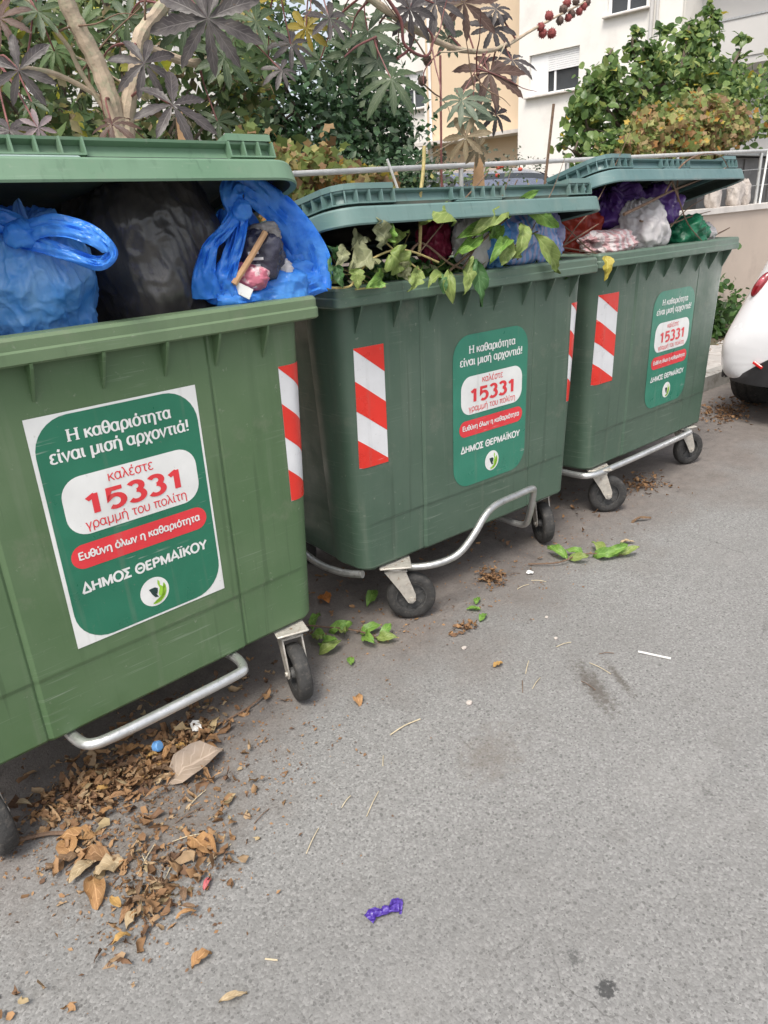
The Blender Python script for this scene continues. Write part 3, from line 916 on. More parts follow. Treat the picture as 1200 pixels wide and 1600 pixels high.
def hazard_tape(parent, u0, u1, z1, z0, marks=True):
    w = u1-u0; h = z1-z0
    bm = MB()
    n = 8
    bm.grid([[surf(u0+w*i/n, z0+h*j/6, .0012) for i in range(n+1)] for j in range(7)])
    tp = bm.build('hazard_tape', M['tape_white'], parent)
    tp['label'] = 'red and white diagonal striped reflective tape'
    slope = .215; per = .245           # fall across the tape and stripe height as fractions of the tape height
    def stripe(a):                     # left edge from a to a+per (from the top), the right edge lies lower by slope
        P = []
        for i in range(n+1):
            t0 = a+slope*i/n; t1 = t0+per
            t0, t1 = max(0, min(1, t0)), max(0, min(1, t1))
            P.append([surf(u0+w*i/n, z1-h*(t0+(t1-t0)*j/4), .0019) for j in range(5)])
        MB().grid(P).build('red_stripe', M['tape_red'], tp)
    for a in (-.235, .26, .75): stripe(a)
    return tp

def make_bin(name, loc, rz, mats, label, lid_ang, gdx, st, tapes, casters, loop=False):
    e = empty(name, (loc[0], loc[1], 0), rz, label, 'waste container', 'wheeled waste containers in a row')
    bin_body(M[mats[0]], e); bin_rim(M[mats[2]], e); bin_gussets(M[mats[0]], e, gdx)
    bin_lid(M[mats[1]], e, lid_ang, loop)
    sticker(e, *st)
    for t in tapes: hazard_tape(e, *t)
    for c in casters: caster(e, *c)
    # steel base frame under the tub
    fr = MB()
    for s in (-1, 1):
        fr.box((s*.48, .49, .250), (.06, .78, .006)); fr.box((0, .49+s*.34, .247), (1.02, .06, .006))
    fr.build('base_frame', M['galv'], e, smooth=False)
    return e
BIN1 = (.577, 1.735); BIN2 = (2.089, 1.855); BIN3 = (3.603, 1.934)
def lo(bn, rz, x, y):                    # world ground point -> bin space
    dx, dy = x-bn[0], y-bn[1]
    return (dx*math.cos(rz)+dy*math.sin(rz), -dx*math.sin(rz)+dy*math.cos(rz))
def cst(bn, rz, x, y, az): 
    q = lo(bn, rz, x, y); return (q[0], q[1], R(az)-rz)
bin1 = make_bin('wheeled_waste_container', BIN1, .048, ('green1', 'lid1', 'rim1'), 'grass green wheeled waste container nearest the camera, holding black and blue bags', R(16.0), -.054,
    (.047, 1.120, .447, .622, True, M['st_green']), [(.548, .655, 1.120, .694)],
    [cst(BIN1, .048, 1.055, 1.80, 254), cst(BIN1, .048, .098, 1.82, -80), (-.42, .80, .3), (.40, .82, 2.2)], True)
bin2 = make_bin('wheeled_waste_container', BIN2, -.0245, ('green2', 'lid2', 'rim2'), 'dark green wheeled waste container in the middle, overflowing with leafy branches', R(9.2), 0,
    (.071, 1.082, .43, .612, False, M['st_green2']), [(-.600, -.472, 1.108, .678), (.568, .69, 1.130, .70)],
    [cst(BIN2, -.0245, 1.685, 1.915, -38), cst(BIN2, -.0245, 2.62, 1.985, 240), (-.42, .80, 1.3), (.42, .82, .2)])
bin3 = make_bin('wheeled_waste_container', BIN3, .0148, ('green2', 'lid3', 'rim2'), 'dark green wheeled waste container farthest away, with purple, red and white bags', R(15.2), .04,
    (.093, 1.086, .43, .612, False, M['st_green2']), [(-.612, -.449, 1.125, .70)],
    [cst(BIN3, .0148, 3.15, 1.975, -42), cst(BIN3, .0148, 4.13, 2.05, -20), (-.42, .80, 2.3), (.42, .82, 1.2)])
def bar_local(bn, rz, pts, r, parent, mat):
    q = [lo(bn, rz, x, y)+(z,) for x, y, z in pts]
    q = [(a, b_, c) for (a, b_, c) in q]
    MB().tube(catmull(q, 5), r, 12).build('foot_bar', mat, parent, ang=60)
bar_local(BIN1, .048, [(.36, 1.98, .225), (.335, 1.88, .236), (.335, 1.80, .240), (.355, 1.735, .244), (.42, 1.717, .246), (.6, 1.722, .245), (.80, 1.732, .245), (.835, 1.75, .245), (.85, 1.82, .242), (.84, 1.95, .23)], .0155, bin1, M['galv_bright'])
bar_local(BIN2, -.0245, [(1.62, 2.1, .225), (1.66, 1.95, .225), (1.72, 1.86, .235), (1.80, 1.82, .245), (1.86, 1.80, .270), (1.92, 1.785, .33), (1.985, 1.785, .39), (2.06, 1.79, .413), (2.2, 1.79, .417), (2.285, 1.795, .414), (2.318, 1.81, .385), (2.345, 1.85, .26), (2.36, 1.90, .195), (2.35, 2.05, .20)], .0145, bin2, M['galv'])
bar_local(BIN3, .0148, [(2.98, 2.2, .23), (2.98, 2.05, .232), (3.02, 1.985, .236), (3.2, 1.972, .238), (3.6, 1.976, .238), (3.95, 1.985, .238), (4.02, 2.0, .238), (4.05, 2.1, .235)], .0165, bin3, M['galv_bright'])
# lifting bar low on the flank that faces the gap between the first two containers
MB().tube(catmull([(-.60, .10, .245), (-.64, .20, .235), (-.665, .35, .245), (-.66, .55, .30), (-.60, .70, .31)], 5), .015, 10).build('flank_bar', M['galv'], bin2, ang=60)
# ------------------------------------------------------------------ the rubbish
M['blue'] = film('blue_film', (.045, .29, .90), (.13, .45, .96), .26, .45)
M['blue2'] = film('pale_blue_film', (.10, .38, .88), (.26, .54, .93), .24, .45)
M['black'] = film('black_film', (.045, .043, .042), (.085, .078, .072), .30, .08, bump=.16)
M['purple'] = film('purple_film', (.11, .04, .26), (.22, .11, .40), .33, .2)
M['redfilm'] = film('red_film', (.42, .035, .02), (.62, .10, .06), .35, .3)
M['whitefilm'] = film('white_film', (.72, .68, .68), (.84, .82, .81), .4, .4)
M['pinkwhite'] = film('white_film_with_pink_print', (.70, .60, .60), (.80, .76, .76), .4, .35, stripes=(7, (.66, .42, .43)))
M['greenfilm'] = film('green_film', (.01, .13, .06), (.03, .26, .13), .35, .25)
M['bluestripe'] = film('blue_striped_film', (.16, .36, .80), (.36, .56, .90), .35, .35, stripes=(11, (.52, .52, .82)))
M['lilac'] = film('lilac_film', (.34, .34, .62), (.52, .52, .76), .35, .3)
M['crimson'] = film('crimson_film', (.32, .025, .07), (.5, .06, .14), .35, .25)
M['greyfilm'] = film('grey_film', (.28, .26, .25), (.45, .42, .40), .4, .25)
M['card'] = simple('cardboard', (.42, .27, .15), .85, var=.15, vs=14, bump=.2)
M['wood'] = simple('raw_wood', (.50, .30, .16), .75, var=.2, vs=12, bump=.2)
M['packdark'] = simple('dark_packaging', (.035, .035, .06), .3, var=.3, vs=25)
M['packpink'] = simple('pink_packaging', (.55, .16, .22), .4, var=.25, vs=18, c2=(.75, .6, .6), c2amt=(.5, .6))
M['waste'] = simple('dark_mixed_waste', (.05, .043, .036), .9, var=.6, vs=14, bump=1, bs=30, c2=(.11, .09, .06), c2amt=(.5, .65))
M['black_label'] = simple('printed_white', (.7, .7, .7), .4)

def sharp(n, k): return max(0., 1-abs(n)*k)**1.6
def bag(name, c, rad, seed, mat, knot=(0, 0, 1), wr=.05, lump=.16, rz=0, nu=110, nv=70, sq=2.6, flat=.0, neck=.0):
    """a stuffed bag: lumpy body, creases that run towards the knot"""
    k = Vector(knot).normalized()
    q = Vector((0, 0, 1)).rotation_difference(k)
    sd = Vector((seed*3.1, seed*1.7, seed*2.3))
    vs, fs = [], []
    Mz = Matrix.Rotation(rz, 3, 'Z')
    for j in range(nv+1):
        th = math.pi*j/nv
        for i in range(nu):
            ph = 2*math.pi*i/nu
            d = Vector((math.sin(th)*math.cos(ph), math.sin(th)*math.sin(ph), math.cos(th)))
            r = 1/((abs(d.x)**sq+abs(d.y)**sq+abs(d.z)**sq)**(1/sq))
            r *= 1 + lump*noise.noise(d*1.6+sd) + lump*.5*noise.noise(d*3.4+sd*1.3)
            near = math.exp(-(th/.75)**2)
            m1 = noise.noise(Vector((math.cos(ph)*4.2, math.sin(ph)*4.2, th*.9))+sd)
            m2 = noise.noise(Vector((math.cos(ph)*9, math.sin(ph)*9, th*2.0))+sd*2)
            cr = sharp(m1, 2.6)*(.5+1.5*near) + sharp(m2, 2.6)*.5*(.4+near)
            w3 = noise.noise(d*3.6+sd*.7+Vector((0, 0, noise.noise(d*3+sd))))
            w4 = noise.noise(Vector((d.x*5, d.y*5, d.z*1.8))+sd*.9)
            cr += sharp(w3, 2.8)*1.0 + sharp(w4, 3.2)*.6 - .7
            r *= 1 + wr*.5*cr
            if neck: r *= 1 - neck*math.exp(-(th/.34)**2) + neck*1.5*math.exp(-(th/.12)**2)
            p = q @ (d*r)
            p = Vector((p.x*rad[0], p.y*rad[1], p.z*rad[2]))
            if flat and p.z < -flat*rad[2]: p.z = -flat*rad[2] + (p.z+flat*rad[2])*.25
            vs.append(Mz @ p)
    for j in range(nv):
        for i in range(nu):
            i2 = (i+1) % nu
            fs.append((j*nu+i, (j+1)*nu+i, (j+1)*nu+i2, j*nu+i2))
    me = bpy.data.meshes.new(name)
    me.from_pydata(vs, [], fs)
    finish(me, True, 0)
    return link(name, me, M[mat], None, c)
def ribbon(pts, wid, nrm, seed=0, mat=None, name='handle', parent=None, wr=.006, sub=8, na=12, roll=.3):
    """soft strip of film: centre line, width per point, face normal"""
    P = catmull(pts, sub)
    n = len(P)
    rows, rows2 = [], []
    N = Vector(nrm).normalized()
    W = [wid[min(len(wid)-1, int(i/(n-1)*(len(wid)-1)))]*(1-((i/(n-1)*(len(wid)-1)) % 1)) + wid[min(len(wid)-1, int(i/(n-1)*(len(wid)-1))+1)]*((i/(n-1)*(len(wid)-1)) % 1) for i in range(n)]
    for i, p in enumerate(P):
        t = (P[min(i+1, n-1)]-P[max(i-1, 0)]).normalized()
        s = t.cross(N).normalized()
        nn = s.cross(t)
        r1, r2_ = [], []
        for j in range(na+1):
            a = j/na*2-1
            off = wr*(1-abs(noise.noise(Vector((i*.12+seed, a*3.2, seed*1.7))))*2.4)*2 - roll*W[i]*a*a*.5
            q = p + s*(a*W[i]/2) + nn*off
            r1.append(q); r2_.append(q-nn*.0016)
        rows.append(r1); rows2.append(r2_[::-1])
    b_ = MB()
    full = [r1+r2_ for r1, r2_ in zip(rows, rows2)]
    m = len(full[0])
    b_.add([q for r in full for q in r], [(i*m+j, i*m+(j+1) % m, (i+1)*m+(j+1) % m, (i+1)*m+j) for i in range(n-1) for j in range(m)])
    return b_.build(name, mat, parent, ang=70)
RV = Vector((.76, -.65, 0))     # along the pavement towards the lower right, handy for laying things across the bins
def fill(bn, rz, z, seed, parent_name):
    P = []
    for i in range(25):
        row = []
        for j in range(21):
            x = -.60+i*.05; y = .10+j*.0415
            zz = z+.09*noise.noise((x*3, y*3, seed))+.05*noise.noise((x*9, y*9, seed))
            row.append((bn[0]+x*math.cos(rz)-y*math.sin(rz), bn[1]+x*math.sin(rz)+y*math.cos(rz), zz))
        P.append(row)
    return kind(MB().grid(P).build('loose_waste', M['waste'], ang=0), 'stuff')
for bn, rz, z, sd, lb in ((BIN1, .048, 1.08, 1, 'dark loose waste below the black bag in the nearest container'), (BIN2, -.0245, 1.17, 2, 'dark loose waste under the branches in the middle container'), (BIN3, .0148, 1.16, 3, 'dark loose waste under the bags in the farthest container')):
    tag(fill(bn, rz, z, sd, lb), lb, 'waste')

# nearest container: black sack between two blue bags
tag(bag('rubbish_bag', (.90, 2.13, 1.415), (.195, .24, .26), 3, 'black', (-.25, .1, 1), .045, .07, .35, 220, 140, 3.0), 'large shiny black sack in the nearest container', 'rubbish bag', 'bags in the nearest container')
bl = empty('rubbish_bag', (.545, 1.99, 1.40), 0, 'tied blue carrier bag on the left rim of the nearest container', 'rubbish bag', 'bags in the nearest container')
o = bag('bag_body', (0, 0, 0), (.145, .155, .175), 5, 'blue2', (-.2, -.5, 1), .075, .12, .2, 220, 140, 2.5, neck=.25); o.parent = bl
k0 = Vector((-.035, -.135, .115))
ribbon([k0+Vector((0, 0, .0)), k0+RV*.06+Vector((0, -.03, .018)), k0+RV*.135+Vector((0, -.045, -.005)), k0+RV*.178+Vector((0, -.04, -.045)), k0+RV*.150+Vector((0, -.035, -.068)), k0+RV*.09+Vector((0, -.03, -.045)), k0+Vector((.0, -.01, -.01))], [.05, .05, .045, .032, .03, .032, .04], (-.5, -.75, .35), 1, M['blue'], 'handle', bl, .004)
ribbon([k0+Vector((.02, 0, .0)), k0+RV*-.05+Vector((0, -.02, .035)), k0+RV*-.12+Vector((0, .0, .02)), k0+RV*-.16+Vector((0, .02, -.04))], [.05, .06, .06, .05], (-.5, -.75, .45), 2, M['blue'], 'handle', bl, .005)
o = bag('knot', k0+Vector((0, -.005, 0)), (.036, .03, .03), 8, 'blue', (0, 0, 1), .10, .2, 0, 40, 26); o.parent = bl
# open carrier bag on the right
br = empty('rubbish_bag', (1.15, 1.95, 1.33), 0, 'open bright blue carrier bag with stick and packaging showing, right in the nearest container', 'rubbish bag', 'bags in the nearest container')
c0 = Vector((1.15, 1.95, 1.33))
def rel(*p): return Vector(p)-c0
o = bag('bag_body', rel(1.155, 1.965, 1.315), (.185, .125, .085), 12, 'blue', (.1, .1, 1), .055, .12, -.55, 150, 90, 2.6); o.parent = br
o = bag('bag_side', rel(1.315, 1.975, 1.40), (.062, .09, .115), 15, 'blue', (-.4, 0, 1), .06, .12, -.4, 110, 70, 2.4); o.parent = br
ribbon([rel(1.075, 1.86, 1.535), rel(1.062, 1.86, 1.585), rel(1.085, 1.865, 1.612), rel(1.15, 1.88, 1.595), rel(1.225, 1.885, 1.545), rel(1.285, 1.88, 1.475), rel(1.32, 1.875, 1.40), rel(1.30, 1.865, 1.33)], [.05, .06, .075, .085, .095, .105, .11, .12], (-.50, -.72, .30), 3, M['blue'], 'handle', br, .006, roll=.25)
ribbon([rel(1.08, 1.862, 1.55), rel(1.03, 1.85, 1.505), rel(.975, 1.845, 1.465), rel(.945, 1.85, 1.40), rel(.95, 1.862, 1.33)], [.04, .036, .036, .06, .09], (-.52, -.72, .2), 4, M['blue'], 'handle', br, .005)
ribbon([rel(1.085, 1.858, 1.545), rel(1.058, 1.846, 1.485), rel(1.02, 1.84, 1.42), rel(.99, 1.842, 1.37), rel(.985, 1.862, 1.31)], [.045, .045, .05, .075, .13], (-.52, -.72, .2), 5, M['blue'], 'handle', br, .006)
ribbon([rel(1.10, 1.95, 1.56), rel(1.13, 1.985, 1.50), rel(1.12, 2.0, 1.42)], [.06, .16, .22], (-.5, -.72, .25), 9, M['blue'], 'back_fold', br, .008)
ribbon([rel(.97, 1.845, 1.335), rel(1.04, 1.832, 1.325), rel(1.12, 1.842, 1.33), rel(1.22, 1.85, 1.345), rel(1.32, 1.86, 1.37)], [.09, .07, .075, .10, .13], (-.45, -.80, .3), 6, M['blue'], 'front_fold', br, .007)
o = bag('knot', rel(1.083, 1.853, 1.545), (.026, .022, .026), 9, 'blue', (0, 0, 1), .12, .2, 0, 40, 26); o.parent = br
pk = bag('packet', (1.135, 1.872, 1.425), (.065, .04, .062), 21, 'black', (.3, 0, 1), .09, .14, -.7, 80, 54, 3.5); pk.data.materials[0] = M['packdark']
tag(pk, 'dark printed packet showing inside the open blue carrier bag', 'packet')
for i, (du, dv, wd) in enumerate(((-.012, .012, .03), (-.004, -.004, .036), (-.010, -.022, .028))):
    n_ = Vector((-.6, -.8, 0)); b_ = MB(); b_.box((0, 0, 0), (wd, .0012, .007), M=Matrix.Rotation(-.70, 3, 'Z'))
    o = b_.build('printed_line', M['black_label'], pk, smooth=False, loc=n_*.043+RV*du+Vector((0, 0, dv)))
pp = bag('packet', (1.075, 1.858, 1.372), (.06, .035, .035), 22, 'black', (.3, 0, 1), .11, .16, -.7, 80, 54, 3); pp.data.materials[0] = M['packpink']
tag(pp, 'crumpled pink and white wrapper inside the open blue carrier bag', 'wrapper')
w3_ = bag('packet', (1.165, 1.885, 1.485), (.045, .03, .03), 23, 'greyfilm', (1, 0, .3), .10, .16, -.7, 60, 40, 3)
tag(w3_, 'crumpled grey wrapper at the top of the open blue carrier bag', 'wrapper')
w4_ = bag('packet', (1.20, 1.868, 1.385), (.03, .025, .028), 24, 'whitefilm', (1, 0, .3), .10, .2, -.7, 60, 40, 3)
tag(w4_, 'small white wrapper at the right inside the open blue carrier bag', 'wrapper')
tag(MB().tube([(1.015, 1.825, 1.362), (1.075, 1.822, 1.425), (1.135, 1.828, 1.488)], .009, 8).build('wooden_stick', M['wood']), 'brown wooden stick poking out of the open blue carrier bag', 'stick')
wl = MB(); wl.bbox((0, 0, 0), (.055, .002, .03), .0009, Matrix.Rotation(-.7, 3, 'Z') @ Matrix.Rotation(.5, 3, 'Y'))
tag(wl.build('paper_scrap', M['paper'], loc=(1.035, 1.818, 1.345)), 'white paper scrap at the lip of the open blue carrier bag', 'paper')

G2 = 'bags in the middle container'
tag(bag('rubbish_bag', (2.03, 2.08, 1.41), (.06, .06, .085), 31, 'crimson', (-.3, 0, 1), .11, .24), 'crimson bag squeezed beside the white one in the middle container', 'rubbish bag', G2)
tag(bag('rubbish_bag', (2.115, 1.965, 1.405), (.08, .055, .10), 32, 'whitefilm', (-.3, 0, 1), .11, .24), 'white bag between crimson and blue bags in the middle container', 'rubbish bag', G2)
tag(bag('rubbish_bag', (2.215, 1.975, 1.415), (.085, .065, .105), 33, 'blue2', (.2, 0, 1), .11, .24), 'sky blue bag next to the white one in the middle container', 'rubbish bag', G2)
tag(bag('rubbish_bag', (2.44, 1.995, 1.40), (.19, .10, .11), 34, 'bluestripe', (.6, -.3, .6), .11, .24), 'large blue and lilac striped bag in the middle container', 'rubbish bag', G2)
tag(bag('rubbish_bag', (2.645, 2.06, 1.405), (.075, .09, .095), 35, 'lilac', (0, 0, 1), .11, .24), 'pale lilac bag at the right end of the middle container', 'rubbish bag', G2)
G3 = 'bags in the farthest container'
tag(bag('rubbish_bag', (3.21, 2.30, 1.40), (.11, .11, .13), 41, 'redfilm', (-.2, 0, 1), .14, .26), 'torn orange red bag at the left of the farthest container', 'rubbish bag', G3)
tag(bag('rubbish_bag', (3.53, 2.29, 1.47), (.17, .15, .135), 42, 'purple', (-.5, -.2, .5), .11, .24), 'dark purple bag with radiating creases under the farthest lid', 'rubbish bag', G3)
tag(bag('rubbish_bag', (3.49, 2.10, 1.385), (.125, .13, .125), 43, 'whitefilm', (0, .2, 1), .11, .24), 'white bag in the middle of the farthest container', 'rubbish bag', G3)
tag(bag('rubbish_bag', (3.80, 2.20, 1.475), (.115, .11, .105), 44, 'purple', (.3, .2, .9), .11, .24), 'smooth round purple bag behind the green one', 'rubbish bag', G3)
tag(bag('rubbish_bag', (3.90, 2.10, 1.345), (.13, .12, .085), 45, 'greenfilm', (.5, -.2, .6), .11, .24), 'emerald green bag on the rim of the farthest container', 'rubbish bag', G3)
tag(bag('rubbish_bag', (3.16, 2.06, 1.345), (.15, .10, .055), 46, 'pinkwhite', (-1, 0, .2), .11, .24), 'flat white bag with pink stripes at the front left of the farthest container', 'rubbish bag', G3)
tag(bag('rubbish_bag', (4.02, 2.36, 1.41), (.11, .11, .11), 47, 'greyfilm', (0, 0, 1), .11, .24), 'grey white bag behind the green one in the farthest container', 'rubbish bag', G3)
tag(bag('rubbish_bag', (4.10, 2.12, 1.335), (.08, .09, .065), 48, 'whitefilm', (0, 0, 1), .11, .24), 'small white bag at the right corner of the farthest container', 'rubbish bag', G3)

# ------------------------------------------------------------------ leaves and branches
BRANCH_LEAVES = [((1.931, 1.86, 1.5), (1.768, 1.84, 1.501), 0.075), ((2.152, 1.88, 1.477), (1.952, 1.86, 1.437), 0.047), ((2.217, 1.86, 1.506), (2.022, 1.84, 1.466), 0.061), ((2.278, 1.85, 1.521), (2.44, 1.83, 1.447), 0.052), ((2.26, 1.84, 1.471), (2.201, 1.82, 1.363), 0.052), ((2.337, 1.84, 1.423), (2.444, 1.82, 1.287), 0.063), ((2.207, 1.85, 1.414), (2.085, 1.83, 1.36), 0.047), ((2.189, 1.85, 1.415), (2.131, 1.83, 1.335), 0.061), ((2.072, 1.87, 1.431), (1.927, 1.85, 1.382), 0.046), ((1.848, 1.83, 1.335), (1.844, 1.81, 1.235), 0.04), ((1.827, 1.84, 1.326), (1.817, 1.82, 1.265), 0.031), ((1.973, 1.82, 1.357), (1.983, 1.8, 1.216), 0.049), ((1.971, 1.83, 1.368), (1.915, 1.81, 1.262), 0.045), ((1.965, 1.88, 1.379), (2.028, 1.86, 1.481), 0.05), ((2.147, 1.86, 1.389), (2.241, 1.84, 1.349), 0.038), ((2.466, 1.87, 1.345), (2.525, 1.85, 1.425), 0.051), ((2.14, 1.9, 1.412), (2.188, 1.88, 1.453), 0.052), ((1.994, 1.86, 1.451), (1.875, 1.84, 1.375), 0.036), ((2.241, 1.88, 1.517), (2.356, 1.86, 1.568), 0.028), ((1.837, 1.85, 1.325), (1.761, 1.83, 1.291), 0.031)]
BRANCH_STEMS = [([(1.919, 1.9, 1.318), (2.036, 1.9, 1.375), (2.158, 1.9, 1.444), (2.265, 1.9, 1.495), (2.37, 1.9, 1.53), (2.474, 1.9, 1.568)], 0.0045), ([(1.737, 1.9, 1.395), (1.798, 1.9, 1.422), (1.92, 1.9, 1.35), (1.991, 1.9, 1.323)], 0.004), ([(1.763, 1.88, 1.393), (1.904, 1.88, 1.498), (2.05, 1.88, 1.596), (2.107, 1.88, 1.636)], 0.0025), ([(1.971, 1.88, 1.368), (2.032, 1.88, 1.424), (2.1, 1.88, 1.479)], 0.003), ([(2.207, 1.88, 1.352), (2.299, 1.88, 1.403), (2.395, 1.88, 1.428)], 0.003)]
VINE_LEAVES = [((1.591, 1.86, 1.424), (1.549, 1.84, 1.514), 0.098), ((1.535, 1.86, 1.398), (1.434, 1.84, 1.368), 0.101), ((1.599, 1.84, 1.404), (1.661, 1.82, 1.34), 0.115), ((1.72, 1.88, 1.416), (1.773, 1.86, 1.382), 0.09), ((1.601, 1.87, 1.442), (1.62, 1.85, 1.498), 0.082), ((1.63, 1.83, 1.372), (1.65, 1.81, 1.312), 0.062), ((1.779, 1.85, 1.392), (1.772, 1.83, 1.331), 0.056), ((1.444, 1.83, 1.368), (1.435, 1.81, 1.308), 0.055), ((1.439, 1.9, 1.405), (1.39, 1.88, 1.436), 0.048), ((1.394, 1.86, 1.381), (1.397, 1.84, 1.315), 0.043), ((1.365, 1.86, 1.41), (1.357, 1.84, 1.338), 0.031), ((1.547, 1.9, 1.456), (1.477, 1.88, 1.431), 0.069), ((1.695, 1.81, 1.348), (1.63, 1.79, 1.284), 0.055), ((1.839, 1.85, 1.367), (1.848, 1.83, 1.314), 0.053), ((1.546, 1.83, 1.34), (1.474, 1.81, 1.308), 0.061), ((1.769, 1.9, 1.433), (1.854, 1.88, 1.401), 0.065), ((1.451, 1.88, 1.433), (1.395, 1.86, 1.371), 0.048), ((1.712, 1.9, 1.466), (1.649, 1.88, 1.42), 0.068)]
VINE_STEMS = [([(1.351, 1.86, 1.319), (1.437, 1.86, 1.314), (1.465, 1.86, 1.337), (1.507, 1.86, 1.372), (1.562, 1.86, 1.397), (1.645, 1.86, 1.41), (1.729, 1.86, 1.395), (1.833, 1.86, 1.357)], 0.0035), ([(1.781, 1.9, 1.381), (1.792, 1.9, 1.483), (1.789, 1.9, 1.542), (1.812, 1.9, 1.639), (1.821, 1.9, 1.719)], 0.006), ([(1.588, 1.87, 1.449), (1.64, 1.87, 1.411), (1.708, 1.87, 1.366), (1.765, 1.87, 1.331)], 0.003), ([(1.47, 1.87, 1.303), (1.523, 1.87, 1.302), (1.596, 1.87, 1.299)], 0.003)]
TWIGS = [([(3.146, 1.98, 1.466), (3.329, 1.98, 1.506), (3.551, 1.98, 1.557), (3.79, 1.98, 1.6), (4.079, 1.98, 1.658)], 0.008), ([(3.457, 1.96, 1.552), (3.567, 1.96, 1.657), (3.697, 1.96, 1.705), (3.853, 1.96, 1.72), (3.977, 1.96, 1.704), (4.058, 1.96, 1.656)], 0.005), ([(3.489, 1.97, 1.636), (3.6, 1.97, 1.521), (3.717, 1.97, 1.399), (3.904, 1.97, 1.297)], 0.005), ([(2.656, 1.98, 1.321), (2.783, 1.98, 1.428), (2.916, 1.98, 1.513), (3.068, 1.98, 1.69), (3.154, 1.98, 1.805)], 0.003), ([(2.59, 1.98, 1.33), (2.787, 1.98, 1.385), (2.948, 1.98, 1.434)], 0.005), ([(2.653, 1.98, 1.359), (2.838, 1.98, 1.329), (3.037, 1.98, 1.294)], 0.004), ([(3.017, 2.0, 1.29), (2.889, 2.0, 1.345), (2.766, 2.0, 1.417), (2.666, 2.0, 1.46)], 0.004), ([(3.966, 2.04, 1.32), (4.142, 2.04, 1.324), (4.32, 2.04, 1.355)], 0.007), ([(3.368, 2.03, 1.431), (3.608, 2.03, 1.4), (3.824, 2.03, 1.428), (4.056, 2.03, 1.45)], 0.005), ([(3.657, 2.0, 1.507), (3.631, 2.0, 1.58), (3.643, 2.0, 1.643)], 0.006), ([(3.569, 2.02, 1.348), (3.766, 2.02, 1.46), (3.952, 2.02, 1.515)], 0.004), ([(2.714, 2.0, 1.389), (2.637, 2.0, 1.348), (2.966, 2.0, 1.304)], 0.003)]
CASTOR_LEAVES = [((1.034, 3.3, 2.109), 0.184, 0), ((0.936, 3.25, 1.894), 0.146, 0), ((1.121, 3.5, 2.033), 0.101, 1), ((1.028, 3.2, 1.902), 0.098, 4), ((1.599, 3.2, 2.002), 0.239, 0), ((1.848, 3.25, 2.347), 0.304, 0), ((1.593, 3.4, 2.187), 0.195, 0), ((1.361, 3.3, 1.934), 0.147, 0), ((1.474, 3.7, 2.377), 0.142, 2), ((1.254, 3.6, 2.381), 0.16, 1), ((2.251, 3.5, 2.426), 0.202, 1), ((2.516, 3.6, 2.373), 0.166, 0), ((2.369, 3.7, 2.541), 0.147, 3), ((2.692, 3.7, 2.48), 0.173, 3), ((2.703, 3.5, 2.485), 0.183, 0), ((2.977, 3.7, 2.384), 0.163, 1), ((3.044, 3.6, 2.479), 0.179, 1), ((3.026, 3.4, 2.214), 0.218, 1), ((3.103, 3.6, 2.345), 0.146, 0), ((3.273, 3.5, 2.588), 0.18, 0), ((3.575, 3.6, 2.673), 0.227, 0), ((3.531, 3.35, 2.129), 0.174, 5), ((3.78, 3.5, 2.066), 0.161, 0), ((3.829, 3.4, 2.297), 0.235, 0), ((4.157, 3.5, 2.406), 0.206, 0), ((4.085, 3.6, 2.593), 0.171, 0), ((3.507, 3.3, 1.93), 0.16, 6), ((3.974, 3.6, 2.213), 0.141, 5), ((3.822, 3.6, 2.701), 0.234, 0), ((4.115, 3.6, 2.7), 0.122, 0), ((2.051, 3.5, 2.263), 0.214, 1), ((2.306, 3.4, 2.211), 0.12, 0), ((2.297, 3.8, 2.42), 0.2, 2), ((1.924, 3.6, 2.401), 0.211, 0), ((2.502, 3.8, 2.35), 0.156, 2), ((2.92, 3.9, 2.383), 0.149, 1), ((1.888, 3.7, 2.481), 0.167, 0), ((1.78, 3.9, 2.472), 0.155, 1), ((1.577, 3.9, 2.244), 0.138, 2), ((3.109, 3.9, 2.639), 0.168, 1), ((2.029, 3.6, 2.004), 0.144, 1), ((1.397, 3.9, 2.309), 0.133, 2), ((3.779, 3.7, 2.533), 0.144, 0), ((1.096, 3.6, 2.342), 0.156, 0), ((3.71, 3.4, 1.892), 0.128, 6), ((4.118, 3.6, 2.109), 0.128, 0), ((3.447, 3.8, 2.489), 0.137, 1)]
